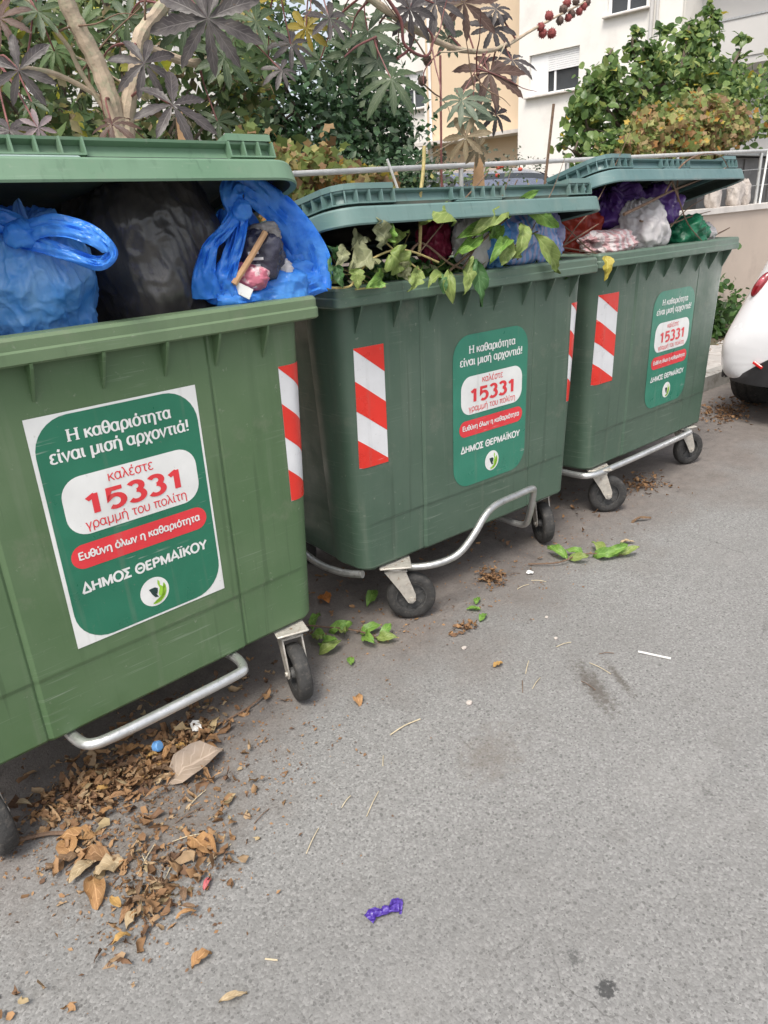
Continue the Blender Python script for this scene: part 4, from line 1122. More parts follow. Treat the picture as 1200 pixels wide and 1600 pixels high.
CASTOR_BRANCHES = [([(1.52, 3.6, 1.608), (1.522, 3.6, 1.856), (1.507, 3.6, 2.039), (1.461, 3.6, 2.212), (1.409, 3.6, 2.339), (1.377, 3.6, 2.462), (1.375, 3.6, 2.573)], 0.05, 0.032), ([(1.517, 3.6, 1.829), (1.569, 3.6, 2.016), (1.644, 3.6, 2.199), (1.696, 3.6, 2.329), (1.787, 3.6, 2.437), (1.899, 3.6, 2.536)], 0.04, 0.028), ([(1.517, 3.65, 1.994), (1.418, 3.65, 2.192), (1.363, 3.65, 2.261), (1.315, 3.65, 2.351), (1.235, 3.65, 2.456)], 0.012, 0.008), ([(1.691, 3.6, 2.304), (1.933, 3.6, 2.259), (2.116, 3.6, 2.326), (2.184, 3.6, 2.426), (2.218, 3.6, 2.535)], 0.02, 0.014), ([(1.873, 3.55, 2.521), (2.311, 3.55, 2.639), (2.783, 3.55, 2.7), (3.081, 3.55, 2.607), (3.315, 3.55, 2.51), (3.625, 3.55, 2.451), (3.821, 3.55, 2.434), (4.028, 3.55, 2.464), (4.152, 3.55, 2.496)], 0.026, 0.011), ([(4.152, 3.55, 2.496), (4.406, 3.55, 2.596), (4.673, 3.55, 2.713), (5.028, 3.55, 2.843)], 0.011, 0.005), ([(3.087, 3.5, 2.641), (3.197, 3.5, 2.535), (3.224, 3.5, 2.415), (3.31, 3.5, 2.366), (3.413, 3.5, 2.383), (3.459, 3.5, 2.467), (3.369, 3.5, 2.537)], 0.01, 0.006), ([(3.025, 3.5, 2.428), (2.885, 3.5, 2.371), (2.792, 3.5, 2.32)], 0.007, 0.004), ([(3.206, 3.55, 2.36), (3.309, 3.55, 2.416), (3.364, 3.55, 2.499), (3.319, 3.55, 2.588)], 0.008, 0.006), ([(3.856, 3.45, 2.426), (3.712, 3.45, 2.281), (3.636, 3.45, 2.175)], 0.004, 0.003), ([(3.886, 3.45, 2.411), (3.751, 3.45, 2.249), (3.726, 3.45, 2.075), (3.667, 3.45, 1.968)], 0.004, 0.003), ([(3.52, 3.5, 2.424), (3.399, 3.5, 2.301), (3.365, 3.5, 2.234)], 0.004, 0.003), ([(1.528, 3.65, 2.047), (1.3, 3.65, 2.16), (1.073, 3.65, 2.192)], 0.012, 0.009)]
PODS = [(4.505, 3.55, 2.634), (4.527, 3.55, 2.6), (4.623, 3.55, 2.609), (4.591, 3.55, 2.704), (4.71, 3.55, 2.691), (4.741, 3.55, 2.756), (4.781, 3.55, 2.797), (4.836, 3.55, 2.741), (4.922, 3.55, 2.765), (4.971, 3.55, 2.8), (4.881, 3.55, 2.819), (5.007, 3.55, 2.826), (4.801, 3.55, 2.715), (3.45, 3.55, 2.362), (3.403, 3.55, 2.257)]

M['twig'] = simple('twig_bark', (.16, .10, .065), .8, var=.3, vs=40, bump=.4, bs=120)
M['stem_pale'] = simple('pale_stem', (.42, .34, .14), .7, var=.25, vs=40, bump=.3)
M['bark'] = simple('castor_bark', (.42, .33, .24), .75, var=.2, vs=12, bump=.4, bs=60, c2=(.30, .30, .20), c2amt=(.5, .7))
M['lf_green'] = leafmat('leaf_fresh_green', (.13, .27, .05), (.24, .40, .08), .42, .3)
M['lf_light'] = leafmat('leaf_light_green', (.24, .34, .09), (.36, .44, .14), .42, .42)
M['lf_dark'] = leafmat('leaf_deep_green', (.04, .11, .035), (.08, .18, .055), .4, .2)
M['lf_olive'] = leafmat('leaf_dull_olive', (.22, .24, .12), (.34, .35, .20), .55, .25)
M['lf_yellow'] = leafmat('leaf_yellow', (.45, .36, .05), (.55, .46, .10), .5, .35)
def leaf_blade(base, tip, width, nrm, bend=.15, fold=.18, kindl='ovate', wav=.0, seed=0):
    """leaf between two points; returns verts, faces"""
    b0, t0 = Vector(base), Vector(tip)
    ax = t0-b0; L = ax.length; ax.normalize()
    n = Vector(nrm); n = (n-ax*n.dot(ax)).normalized()
    s = ax.cross(n)
    if kindl == 'ovate':
        ts = [0, .06, .16, .3, .45, .6, .74, .86, .95, 1]
        ws = [0, .28, .66, .93, 1, .92, .72, .44, .17, 0]
    else:
        ts = [0, .04, .14, .26, .36, .46, .56, .66, .78, .9, 1]
        ws = [.15, .62, .95, 1.0, .70, .92, .86, .52, .44, .2, 0]
    vs, fs = [], []
    for k, (t, w) in enumerate(zip(ts, ws)):
        c = b0+ax*(L*t)-n*(bend*L*(t-.5)**2*2) + n*(bend*L*.5*.5)
        for a in (-1, -.5, 0, .5, 1):
            wig = wav*width*noise.noise(Vector((t*5, a*2, seed*3.7)))
            vs.append(c+s*(a*w*width/2)+n*(abs(a)*w*width*fold + wig))
    for k in range(len(ts)-1):
        for j in range(4):
            fs.append((k*5+j, k*5+j+1, (k+1)*5+j+1, (k+1)*5+j))
    return vs, fs
def blade_uv(n): return [(.5+.5*q, (k//5)/(n//5-1)) for k in range(n) for q in [(-1, -.5, 0, .5, 1)[k % 5]]]
def put_leaf(base, tip, width, nrm, mat, parent=None, name='leaf', **kw):
    b_ = MB(); b_.add(*leaf_blade(base, tip, width, nrm, **kw))
    o = b_.build(name, mat, parent, ang=0)
    set_uv(o.data, blade_uv(len(b_.v)))
    return o
CAMV = Vector((-.55, -.75, .35))
def jit(v, a): return Vector(v)+Vector((random.uniform(-a, a), random.uniform(-a, a), random.uniform(-a, a)))
br1 = empty('cut_branch', BRANCH_STEMS[0][0][0], 0, 'cut branch with large light green leaves hanging over the middle container', 'branch')
def relp(p, e): return tuple(Vector(p)-Vector(e.location))
for pl, r in BRANCH_STEMS:
    MB().tube(catmull([relp(p, br1) for p in pl], 4), r, 7).build('stem', M['twig'], br1)
for i, (a, t, w) in enumerate(BRANCH_LEAVES):
    if i in (13, 15, 17): continue
    t = tuple(Vector(a)+(Vector(t)-Vector(a))*1.15); w *= 1.08
    put_leaf(relp(a, br1), relp(t, br1), w, jit(CAMV, .35), M[('lf_light', 'lf_green', 'lf_light', 'lf_green', 'lf_light')[i % 5]] if i not in (10, 11) else M['lf_dark'], br1, bend=random.uniform(-.1, .55), fold=random.uniform(-.05, .35), wav=.6, seed=i)
br2 = empty('vine_cutting', VINE_STEMS[0][0][0], 0, 'wilting vine cutting with lobed olive leaves at the left of the middle container', 'branch')
for pl, r in VINE_STEMS:
    MB().tube(catmull([relp(p, br2) for p in pl], 4), r, 7).build('stem', M['stem_pale'], br2)
for i, (a, t, w) in enumerate(VINE_LEAVES):
    if i in (3, 6, 13, 15): continue
    t = tuple(Vector(a)+(Vector(t)-Vector(a))*1.0); w *= .92
    put_leaf(relp(a, br2), relp(t, br2), w, jit(CAMV, .5), M[('lf_olive', 'lf_olive', 'lf_light', 'lf_olive', 'lf_green')[i % 5]] if not 8 <= i <= 10 else M['lf_dark'], br2, bend=random.uniform(.1, .4), fold=random.uniform(.0, .25), kindl='vine', wav=.5, seed=i+50)
for k in range(34):
    x = random.uniform(-.56, .5); y0_ = random.uniform(.08, .2)
    P_ = [Vector((BIN2[0]+x, BIN2[1]+y0_, 1.29+random.uniform(-.03, .02)))]
    dr_ = Vector((random.uniform(-1, 1), random.uniform(-.35, .25), random.uniform(.0, .45))).normalized()
    for q in range(4): dr_ = (dr_+jit((0, 0, -.05), .28)).normalized(); P_.append(P_[-1]+dr_*random.uniform(.03, .06))
    MB().tube(catmull([relp(p, br2 if k % 2 else br1) for p in P_], 3), [.0026*(1-.055*q) for q in range(13)], 5, False).build('stem', M[('twig', 'stem_pale', 'twig')[k % 3]], br2 if k % 2 else br1)
for k, pl in enumerate(([(2.30, 1.90, 1.33), (2.36, 1.87, 1.45), (2.46, 1.86, 1.58), (2.52, 1.85, 1.70)], [(2.0, 1.90, 1.33), (2.08, 1.88, 1.43), (2.17, 1.87, 1.55), (2.22, 1.87, 1.64)])):
    MB().tube(catmull([relp(p, br1) for p in pl], 5), [.003*(1-.05*q) for q in range(16)], 6).build('stem', M['twig'], br1)
for k in range(26):
    b0_ = Vector((BIN2[0]+random.uniform(-.58, -.12), BIN2[1]+random.uniform(.06, .2), 1.305+random.uniform(-.01, .06)))
    d_ = Vector((random.uniform(-1, 1), random.uniform(-.6, .3), random.uniform(-.7, .6))).normalized()*random.uniform(.035, .07)
    put_leaf(relp(b0_, br2), relp(b0_+d_, br2), random.uniform(.018, .034), jit(CAMV, .8), M[random.choice(('lf_olive', 'lf_green', 'lf_dark', 'lf_light'))], br2, bend=random.uniform(.1, .7), fold=random.uniform(-.1, .4), kindl=random.choice(('ovate', 'vine')), wav=.7, seed=k+200)
tw = empty('twig_bundle', TWIGS[0][0][0], 0, 'bare brown twigs sticking out of the farthest container', 'twigs')
for pl, r in TWIGS:
    P = catmull([relp(p, tw) for p in pl], 5)
    MB().tube(P, [r*(1-.6*i/(len(P)-1)) for i in range(len(P))], 7).build('twig', M['twig'], tw)
yl = put_leaf((2.752, 1.80, 1.315), (2.735, 1.79, 1.215), .05, jit(CAMV, .2), M['lf_yellow'], None, 'yellow_leaf', bend=.3, fold=.3, kindl='vine', wav=.5, seed=3)
tag(yl, 'small yellow leaf hanging between the middle and farthest containers', 'leaf')

# generic clouds of leaves
def T_diamond(): 
    return np.array([(0, 0, 0), (-.3, .45, .06), (0, .5, -.02), (.3, .45, .06), (0, 1, -.08)]), np.array([(0, 2, 1), (0, 3, 2), (1, 2, 4), (2, 3, 4)])
def T_ovate():
    v = [(0, 0, 0)]
    for t, w in ((.2, .26), (.45, .34), (.75, .22)): v += [(-w, t, .07), (0, t, 0), (w, t, .07)]
    v.append((0, 1, -.1))
    f = [(0, 2, 1), (0, 3, 2)]
    for k in (0, 1):
        a = 1+3*k
        f += [(a, a+1, a+4), (a, a+4, a+3), (a+1, a+2, a+5), (a+1, a+5, a+4)]
    f += [(7, 8, 10), (8, 9, 10)]
    return np.array(v), np.array(f)
def T_narrow():
    v, f = T_ovate(); v = v.copy(); v[:, 0] *= .55; v[:, 2] = .35*(v[:, 1]-.5)**2*2-.08+np.abs(v[:, 0])*.5
    return v, f
def T_vine():
    v = [(0, .35, -.03)]
    ang = np.linspace(-90, 270, 11)[:-1]
    rad = [.18, .52, .40, .60, .42, .68, .42, .60, .40, .52]
    for a, r in zip(ang, rad): v.append((r*math.cos(R(a)), .35+r*math.sin(R(a)), .05*random.uniform(-1, 1)-.10*r))
    return np.array(v), np.array([(0, 1+i, 1+(i+1) % 10) for i in range(10)])
TEMPL = {'d': T_diamond(), 'o': T_ovate(), 'v': T_vine(), 'n': T_narrow()}
def cloud_arrays(P, size, templ, bias=(0, 0, .6), spread=1.0, droop=.3, jitter=.5, crumple=0):
    P = np.asarray(P, float); n = len(P)
    V, F = TEMPL[templ]
    N = np.asarray(bias, float)[None]+rng.normal(0, spread*.6, (n, 3))
    N /= np.linalg.norm(N, axis=1, keepdims=True)+1e-9
    T = rng.normal(0, 1, (n, 3)); T[:, 2] -= droop
    T -= N*(T*N).sum(1, keepdims=True); T /= np.linalg.norm(T, axis=1, keepdims=True)+1e-9
    S = np.cross(T, N)
    sz = size*(1+rng.uniform(-jitter, jitter, n))
    W = (V[None, :, 0, None]*S[:, None] + V[None, :, 1, None]*T[:, None] + V[None, :, 2, None]*N[:, None])*sz[:, None, None]+P[:, None]
    if crumple: W = W+rng.normal(0, crumple, W.shape)*sz[:, None, None]*np.array((1, 1, .7))
    FF = F[None]+(np.arange(n)*len(V))[:, None, None]
    return W.reshape(-1, 3), FF.reshape(-1, 3), n, len(F)
def leaf_cloud(name, P, size, templ, mat, parent=None, rnd=None, **kw):
    V, F, n, nf = cloud_arrays(P, size, templ, **kw)
    if rnd is None: rnd = rng.uniform(0, 1, n)
    o = link(name, fast_mesh(name, V, F, np.repeat(rnd, nf)), mat, parent)
    return kind(o, 'stuff') if parent is not None else o
def clumps(ells, n, shell=.6, sub=40, sg=.18):
    """points gathered in clumps inside a list of ellipsoids (cx,cy,cz,rx,ry,rz,weight)"""
    w = np.array([e[6] for e in ells]); w = w/w.sum()
    out = []
    for e, wi in zip(ells, w):
        m = max(3, int(n*wi/sub))
        d = rng.normal(0, 1, (m, 3)); d /= np.linalg.norm(d, axis=1, keepdims=True)
        r = rng.uniform(shell, 1.0, (m, 1))
        c = np.array(e[:3])+d*r*np.array(e[3:6])
        s = sg*min(e[3:6])**.5
        out.append((c[:, None]+rng.normal(0, s, (m, sub, 3))*rng.uniform(.5, 1.3, (m, 1, 1))).reshape(-1, 3))
    return np.concatenate(out)
# ------------------------------------------------------------------ castor oil plant behind the bins
M['castor'] = [leafmat('castor_purple_grey', (.065, .055, .058), (.12, .105, .10), .38, .35, 14), leafmat('castor_dark_green', (.045, .075, .035), (.085, .12, .055), .45, .25, 14),
    leafmat('castor_green', (.07, .13, .045), (.13, .19, .07), .45, .3, 14), leafmat('castor_yellow', (.34, .25, .03), (.26, .22, .05), .5, .35, 10),
    leafmat('castor_dusty_pink', (.38, .28, .29), (.26, .22, .23), .5, .3, 14), leafmat('castor_sea_green', (.09, .13, .085), (.16, .19, .13), .45, .25, 14), leafmat('castor_withered', (.17, .13, .075), (.25, .20, .12), .6, .25, 14), leafmat('castor_bronze', (.085, .05, .04), (.14, .085, .065), .45, .35, 14)]
M['castor_stalk'] = simple('castor_red_stalk', (.17, .06, .055), .5, var=.3, vs=20)
M['pod_red'] = simple('castor_pod_red', (.26, .055, .05), .7, var=.3, vs=60, bump=.6, bs=200)
M['pod_dark'] = simple('castor_pod_dark', (.12, .075, .06), .75, var=.3, vs=60, bump=.6, bs=200)
PUV = [None]
def palmate(c, rad, nrm, upv, seed, lobes=8, attach=None):
    rr_ = random.Random(seed)
    n = Vector(nrm).normalized()
    u = Vector(upv); u = (u-n*u.dot(n)).normalized()
    s = u.cross(n)
    c = Vector(c)
    vs, fs = [c+n*.02*rad], []
    uv = [(.5, 0)]
    droop = rr_.uniform(.25, .6)
    for k in range(lobes):
        a = R(-90 + 360*(k+.5)/lobes + rr_.uniform(-6, 6))
        Lk = rad*(.72+.28*abs(math.sin((a+math.pi/2)/2)))*rr_.uniform(.86, 1.08)
        d = s*math.cos(a)+u*math.sin(a)
        p = n.cross(d)
        sag = droop*rr_.uniform(.6, 1.3)
        base = len(vs)
        ts_ = [.16, .24, .32, .40, .48, .56, .64, .72, .80, .87, .94]
        for q_, t in enumerate(ts_):
            w = .135*math.sin(math.pi*min(1, (t/.62)**.9)/2) if t < .62 else .135*math.cos((t-.62)/.40*math.pi/2)**.8
            w = max(.012, w)*(1+.10*(1 if q_ % 2 else -1))*rr_.uniform(.93, 1.07)
            q = c+d*(Lk*t)-n*(sag*Lk*t*t*.55)-Vector((0, 0, 1))*(sag*Lk*t*t*.35)
            tw = rr_.uniform(-.02, .02)*Lk
            vs += [q-p*(w*Lk)+n*(.03*Lk)+n*tw, q-n*.01*Lk, q+p*(w*Lk)+n*(.03*Lk)-n*tw]
            uv += [(0, t), (.5, t), (1, t)]
        vs.append(c+d*Lk-n*(sag*Lk*.55)-Vector((0, 0, 1))*(sag*Lk*.35)); uv.append((.5, 1))
        fs += [(0, base, base+1), (0, base+1, base+2)]
        for j in range(len(ts_)-1):
            b0 = base+3*j
            fs += [(b0, b0+3, b0+4, b0+1), (b0+1, b0+4, b0+5, b0+2)]
        b0 = base+3*(len(ts_)-1)
        fs += [(b0, b0+3, b0+1), (b0+1, b0+3, b0+2)]
    PUV[0] = uv
    return vs, fs
cp = empty('castor_oil_plant', (1.75, 3.62, .13), 0, 'tall castor oil plant with purple star shaped leaves behind the containers', 'plant')
bsamp = []
for i, (pl, r0, r1) in enumerate(CASTOR_BRANCHES):
    if i == 0: pl = [(1.80, 3.66, .10), (1.80, 3.66, .8)] + pl
    P = catmull([relp(jit(p, .01), cp) for p in pl], 6)
    MB().tube(P, [lerp(r0, r1, k/(len(P)-1))*(1+.08*math.sin(k*2.1)) for k in range(len(P))], 10).build('branch', M['bark'] if r0 > .01 else M['castor_stalk'], cp)
    bsamp += P
for i, (c, rad, k) in enumerate(CASTOR_LEAVES):
    c = Vector(c)-Vector(cp.location)
    if c.x < 1.0: rad *= .82
    if k == 0 and i % 5 in (2, 3) and i not in (4, 5): k = (7, 1, 5, 7)[i % 4]
    near = min(bsamp, key=lambda q: (q-c-Vector((0, .05, .12))).length)
    b_ = MB()
    nrm = jit(Vector((-.45, -.75, .45)), .35)
    b_.add(*palmate(c, rad*1.08, nrm, jit(Vector((.1, 0, 1)), .5), i*3+1, random.choice((7, 8, 8, 9))))
    lf = b_.build('leaf', M['castor'][k], cp, ang=0)
    set_uv(lf.data, PUV[0])
    mid = (near+c)/2+Vector((0, .04, .05))
    if (near-c).length < .7:
        MB().tube(catmull([near, mid, c+nrm.normalized()*-.003], 4), [.006]*4+[.004]*5, 6).build('stalk', M['castor_stalk'], lf)
for k in range(26):
    st_ = random.choice(bsamp); P_ = [Vector(st_)]
    dr_ = Vector((random.uniform(-1, 1), random.uniform(-.3, .3), random.uniform(-.6, .8))).normalized()
    for q in range(4): dr_ = (dr_+jit((0, 0, -.06), .3)).normalized(); P_.append(P_[-1]+dr_*random.uniform(.06, .14))
    MB().tube(catmull(P_, 3), [.0055*(1-.06*q) for q in range(13)], 5, False).build('branch', M[('twig', 'castor_stalk', 'bark')[k % 3]], cp)
for i, p in enumerate(PODS):
    b_ = MB(); rr_ = random.uniform(.023, .031)
    prof = [(0, -rr_)] + [(rr_*math.cos(a), rr_*math.sin(a)) for a in np.linspace(-1.2, 1.2, 7)] + [(0, rr_)]
    b_.lathe(prof, 12, M=Matrix.Rotation(random.uniform(-.5, .5), 3, 'X'))
    for k in range(40):                       # soft spines
        a, z = random.uniform(0, 6.28), random.uniform(-1, 1); q = Vector((math.cos(a)*math.sqrt(1-z*z), math.sin(a)*math.sqrt(1-z*z), z))
        s1 = q.orthogonal().normalized()*.003; s2 = q.cross(s1)
        b_.add([q*rr_*.95+s1, q*rr_*.95-s1*.5+s2, q*rr_*.95-s1*.5-s2, q*rr_*1.28], [(0, 1, 3), (1, 2, 3), (2, 0, 3)])
    b_.build('seed_pod', M['pod_red'] if i % 3 == 0 or i in (1, 2, 8, 9) else M['pod_dark'], cp, ang=40, loc=relp(p, cp))

# ------------------------------------------------------------------ trees and shrubs beyond the wall
M['trunk'] = simple('tree_bark', (.13, .10, .075), .9, var=.3, vs=20, bump=.6, bs=40)
M['f_dark'] = foliage('foliage_dark', [(0, (0.021, 0.052, 0.021)), (0.5, (0.039, 0.088, 0.034)), (0.85, (0.065, 0.13, 0.052)), (1, (0.143, 0.182, 0.104))], .45, .2)
M['f_citrus'] = foliage('foliage_citrus', [(0, (0.06, 0.12, 0.036)), (0.5, (0.144, 0.234, 0.066)), (0.85, (0.252, 0.342, 0.102)), (0.97, (0.36, 0.42, 0.132)), (1, (0.6, 0.432, 0.036))], .34, .4)
M['f_vine'] = foliage('foliage_autumn_vine', [(0, (0.15, 0.213, 0.062)), (0.3, (0.3, 0.35, 0.112)), (0.5, (0.45, 0.425, 0.163)), (0.68, (0.425, 0.275, 0.138)), (0.85, (0.275, 0.15, 0.088)), (0.94, (0.525, 0.237, 0.05)), (1, (0.6, 0.475, 0.075))], .55, .42)
M['f_hedge'] = foliage('foliage_hedge', [(0, (0.036, 0.048, 0.031)), (0.6, (0.078, 0.094, 0.06)), (1, (0.156, 0.168, 0.12))], .6, .15)
M['f_mid'] = foliage('foliage_mixed', [(0, (0.053, 0.098, 0.033)), (0.45, (0.105, 0.165, 0.06)), (0.75, (0.195, 0.24, 0.09)), (0.92, (0.285, 0.195, 0.12)), (1, (0.6, 0.6, 0.06))], .5, .3)
M['f_weed'] = foliage('foliage_weed', [(0, (.03, .08, .02)), (1, (.10, .19, .05))], .45, .3)
def tree(name, label, base, ells, n, size, templ, mat, trunk_r, limbs, sub=40, sg=.18, shell=.5, group='trees and shrubs beyond the wall', bias=(-.3, -.4, .6), twigs=25):
    e = empty(name, base, 0, label, 'tree' if 'tree' in name else 'shrub', group)
    b0 = Vector(base)
    b_ = MB()
    top = Vector((np.mean([q[0] for q in ells]), np.mean([q[1] for q in ells]), np.mean([q[2] for q in ells])))-b0
    P = catmull([(0, 0, -.1), top*.35+Vector((.05, 0, 0)), top*.75, top], 4)
    b_.tube(P, [trunk_r*(1-.5*i/(len(P)-1)) for i in range(len(P))], 9)
    for q in ells:
        c = Vector(q[:3])-b0
        st = P[len(P)//2]
        Q = catmull([st, (st+c)/2+Vector((0, 0, -.06)), c, c+Vector((random.uniform(-.3, .3)*q[3], 0, q[5]*.6))], 3)
        b_.tube(Q, [trunk_r*.5*(1-.75*i/(len(Q)-1)) for i in range(len(Q))], 6)
        for k in range(max(2, twigs//len(ells))):
            d = jit((0, 0, 0), 1); d = Vector((d.x*q[3], d.y*q[4], d.z*q[5]))*.8
            b_.tube([c, c+d*.5+Vector((0, 0, .02)), c+d], [trunk_r*.16, trunk_r*.1, trunk_r*.05], 4, False)
    b_.build('trunk', M['trunk'], e)
    P = clumps(ells, n, shell, sub, sg)-np.array(base)[None]
    o = leaf_cloud('crown', P, size, templ, M[mat], e, bias=bias, spread=1.1)
    return e
tree('evergreen_tree', 'dense dark evergreen tree in the garden behind the middle container', (5.1, 6.6, .58),
    [(4.6, 6.6, 2.55, .7, .6, .55, 2), (5.3, 6.7, 2.75, .75, .6, .6, 2.4), (5.75, 6.8, 2.3, .5, .5, .45, 1.3), (4.3, 6.6, 2.1, .5, .5, .4, 1), (5.0, 6.4, 1.9, .8, .5, .4, 1.6), (4.4, 7.0, 3.1, .7, .6, .45, 1.2)], 9000, .085, 'd', 'f_dark', .09, 6, sg=.2)
tree('evergreen_shrub', 'fine leaved green shrub below the dark evergreen tree', (4.4, 5.2, .58),
    [(4.2, 5.2, 1.75, .5, .35, .28, 1), (4.75, 5.3, 1.8, .45, .35, .25, 1), (3.75, 5.2, 1.85, .4, .35, .3, 1)], 3600, .06, 'd', 'f_dark', .03, 3, sg=.16)
tree('citrus_tree', 'glossy green citrus tree standing at the right above the wall', (8.8, 5.0, .58),
    [(9.0, 5.0, 2.65, .75, .55, .45, 2.2), (8.1, 4.95, 2.65, .45, .45, .36, 1.3), (7.4, 4.9, 2.55, .34, .4, .3, .9), (6.95, 4.85, 2.25, .32, .35, .25, .8), (9.3, 5.1, 3.1, .32, .35, .28, .8), (9.9, 5.0, 2.75, .55, .5, .35, 1.2), (10.7, 5.0, 2.6, .7, .5, .5, 1.6), (8.05, 4.95, 2.98, .16, .2, .14, .3), (9.45, 5.1, 3.4, .12, .14, .12, .25), (7.15, 4.8, 2.65, .12, .15, .14, .2), (6.75, 4.8, 2.0, .3, .3, .22, .6), (7.3, 4.85, 2.85, .06, .06, .2, .12), (7.75, 4.9, 3.02, .06, .06, .2, .12), (8.35, 4.95, 3.12, .07, .07, .2, .12), (9.0, 5.0, 3.25, .08, .08, .2, .12), (9.6, 5.05, 3.5, .06, .06, .16, .1), (10.3, 5.0, 3.2, .07, .07, .2, .12), (6.95, 4.8, 2.6, .05, .05, .18, .1)], 6400, .085, 'o', 'f_citrus', .06, 8, sub=26, sg=.13, bias=(-.4, -.5, .7))
tree('autumn_vine_shrub', 'yellow brown autumn vine sprawling over the railing at the right', (8.3, 4.45, .58),
    [(7.7, 4.45, 2.2, .5, .25, .22, 1.2), (8.4, 4.45, 2.3, .5, .28, .24, 1.4), (9.0, 4.45, 2.25, .45, .28, .2, 1.1), (7.2, 4.42, 1.95, .4, .22, .18, .9), (6.75, 4.4, 1.75, .35, .2, .15, .7), (8.2, 4.4, 2.05, .6, .2, .14, .8), (6.3, 4.4, 1.62, .3, .2, .14, .5)], 8500, .062, 'v', 'f_vine', .02, 5, sub=22, sg=.13, bias=(-.5, -.7, .4))
tree('autumn_vine_shrub', 'orange and green vine leaves behind the gap between the nearest and middle containers', (3.0, 4.3, .58),
    [(2.75, 4.3, 1.75, .30, .2, .22, 1), (3.2, 4.35, 1.78, .3, .2, .16, 1), (3.55, 4.35, 1.7, .25, .2, .14, .8), (2.45, 4.3, 1.6, .3, .2, .25, .8), (2.6, 4.35, 1.95, .12, .12, .12, .3)], 2300, .06, 'v', 'f_vine', .02, 4, sub=20, sg=.13, bias=(-.5, -.7, .4))
tree('mixed_shrub', 'tangled green and yellow shrub behind the nearest container', (1.7, 4.7, .58),
    [(1.0, 4.6, 1.9, .5, .35, .4, 1.2), (1.7, 4.8, 1.85, .5, .35, .4, 1.2), (2.4, 4.9, 1.95, .5, .4, .45, 1.2), (1.3, 4.9, 2.5, .6, .4, .4, 1.2), (2.2, 5.0, 2.6, .6, .4, .45, 1.2), (2.9, 5.0, 2.4, .5, .4, .45, 1), (3.1, 5.2, 3.0, .6, .4, .4, .9)], 5200, .085, 'd', 'f_mid', .03, 6, sg=.2, shell=.3)
tree('tall_garden_tree', 'loose pale green tree rising at the far left of the garden', (2.5, 8.6, .58),
    [(1.8, 8.6, 3.4, 1.0, .7, .8, 1.4), (3.0, 8.7, 3.6, 1.0, .7, .8, 1.4), (2.3, 8.6, 2.5, 1.3, .7, .6, 1.4), (4.0, 8.9, 4.2, .9, .7, .6, 1.0), (5.4, 9.2, 4.4, .8, .6, .5, .7)], 6500, .11, 'd', 'f_mid', .09, 5, sg=.3, shell=.3)
tree('grey_hedge', 'clipped grey green hedge behind the parked car and railing', (10.5, 10.6, .6),
    [(7.9, 10.5, 1.7, 1.0, .45, .8, 1), (9.2, 10.6, 1.75, 1.0, .45, .85, 1), (10.5, 10.6, 1.8, 1.0, .45, .85, 1), (11.8, 10.7, 1.85, 1.0, .45, .85, 1), (13.1, 10.8, 1.85, .9, .45, .85, 1), (9.0, 10.5, 1.1, 1.6, .45, .5, 1), (12.0, 10.6, 1.1, 1.6, .45, .5, 1), (6.8, 10.4, 1.6, .8, .45, .7, .8)], 15000, .075, 'd', 'f_hedge', .03, 6, sg=.2, shell=.2)
# rose stems with small red blooms by the railing
M['bloom'] = simple('bloom_red', (.55, .09, .06), .6, var=.3, vs=30)
rs = empty('rose_bush', (5.2, 4.9, .95), 0, 'thin rose bush with a few red blooms behind the railing', 'shrub')
b_ = MB()
for k in range(9):
    x = random.uniform(-.7, .7); b_.tube(catmull([(x*.2, 0, -.4), (x*.4, 0, 0), (x*.7, random.uniform(-.1, .1), .45), (x, random.uniform(-.15, .15), random.uniform(.7, 1.0))], 3), .006, 5)
b_.build('stem', M['twig'], rs)
leaf_cloud('foliage', np.stack([rng.normal(0, .4, 700), rng.normal(0, .12, 700), rng.uniform(.3, .95, 700)], 1), .05, 'd', M['f_mid'], rs)
for k in range(9):
    bag_o = bag('bloom', (random.uniform(-.7, .7), random.uniform(-.15, .0), random.uniform(.62, .98)), (.019, .019, .016), k+70, 'bloom', (0, 0, 1), .12, .2, 0, 14, 9); bag_o.parent = rs
# weeds at the foot of the wall beyond the last container
for i, (x, y, s, lb) in enumerate(((7.75, 3.72, .32, 'tall green weed at the foot of the wall beyond the farthest container'), (8.45, 3.85, .22, 'low weed by the wall near the white car'))):
    e = empty('weed', (x, y, .13), 0, lb, 'weed')
    n = 420 if i == 0 else 240
    P = np.stack([rng.normal(0, s*.42, n), rng.normal(0, s*.28, n), np.abs(rng.normal(.0, s*.75, n))+.02], 1)
    leaf_cloud('leaves', P, .075, 'o', M['f_weed'], e)
    b_ = MB()
    for k in range(8): b_.tube([(0, 0, 0), (random.uniform(-.1, .1), random.uniform(-.08, .05), s*.6), (random.uniform(-.2, .2), random.uniform(-.1, .05), s*1.2)], [.006, .004, .002], 5, False)
    b_.build('stem', M['f_weed'], e)

# fine cuttings lying just inside the rim of the middle container
Pc = []
for k in range(900):
    x = random.uniform(-.5, .5); y = .10+abs(random.gauss(0, .06))
    Pc.append((BIN2[0]+x+y*.0245, BIN2[1]+y-x*.0245, 1.275+random.uniform(-.05, .06)))
kind(leaf_cloud('green_cuttings', np.array(Pc), .05, 'n', M['f_weed'], None, bias=(-.3, -.5, .6), spread=1.2, jitter=.6), 'stuff')
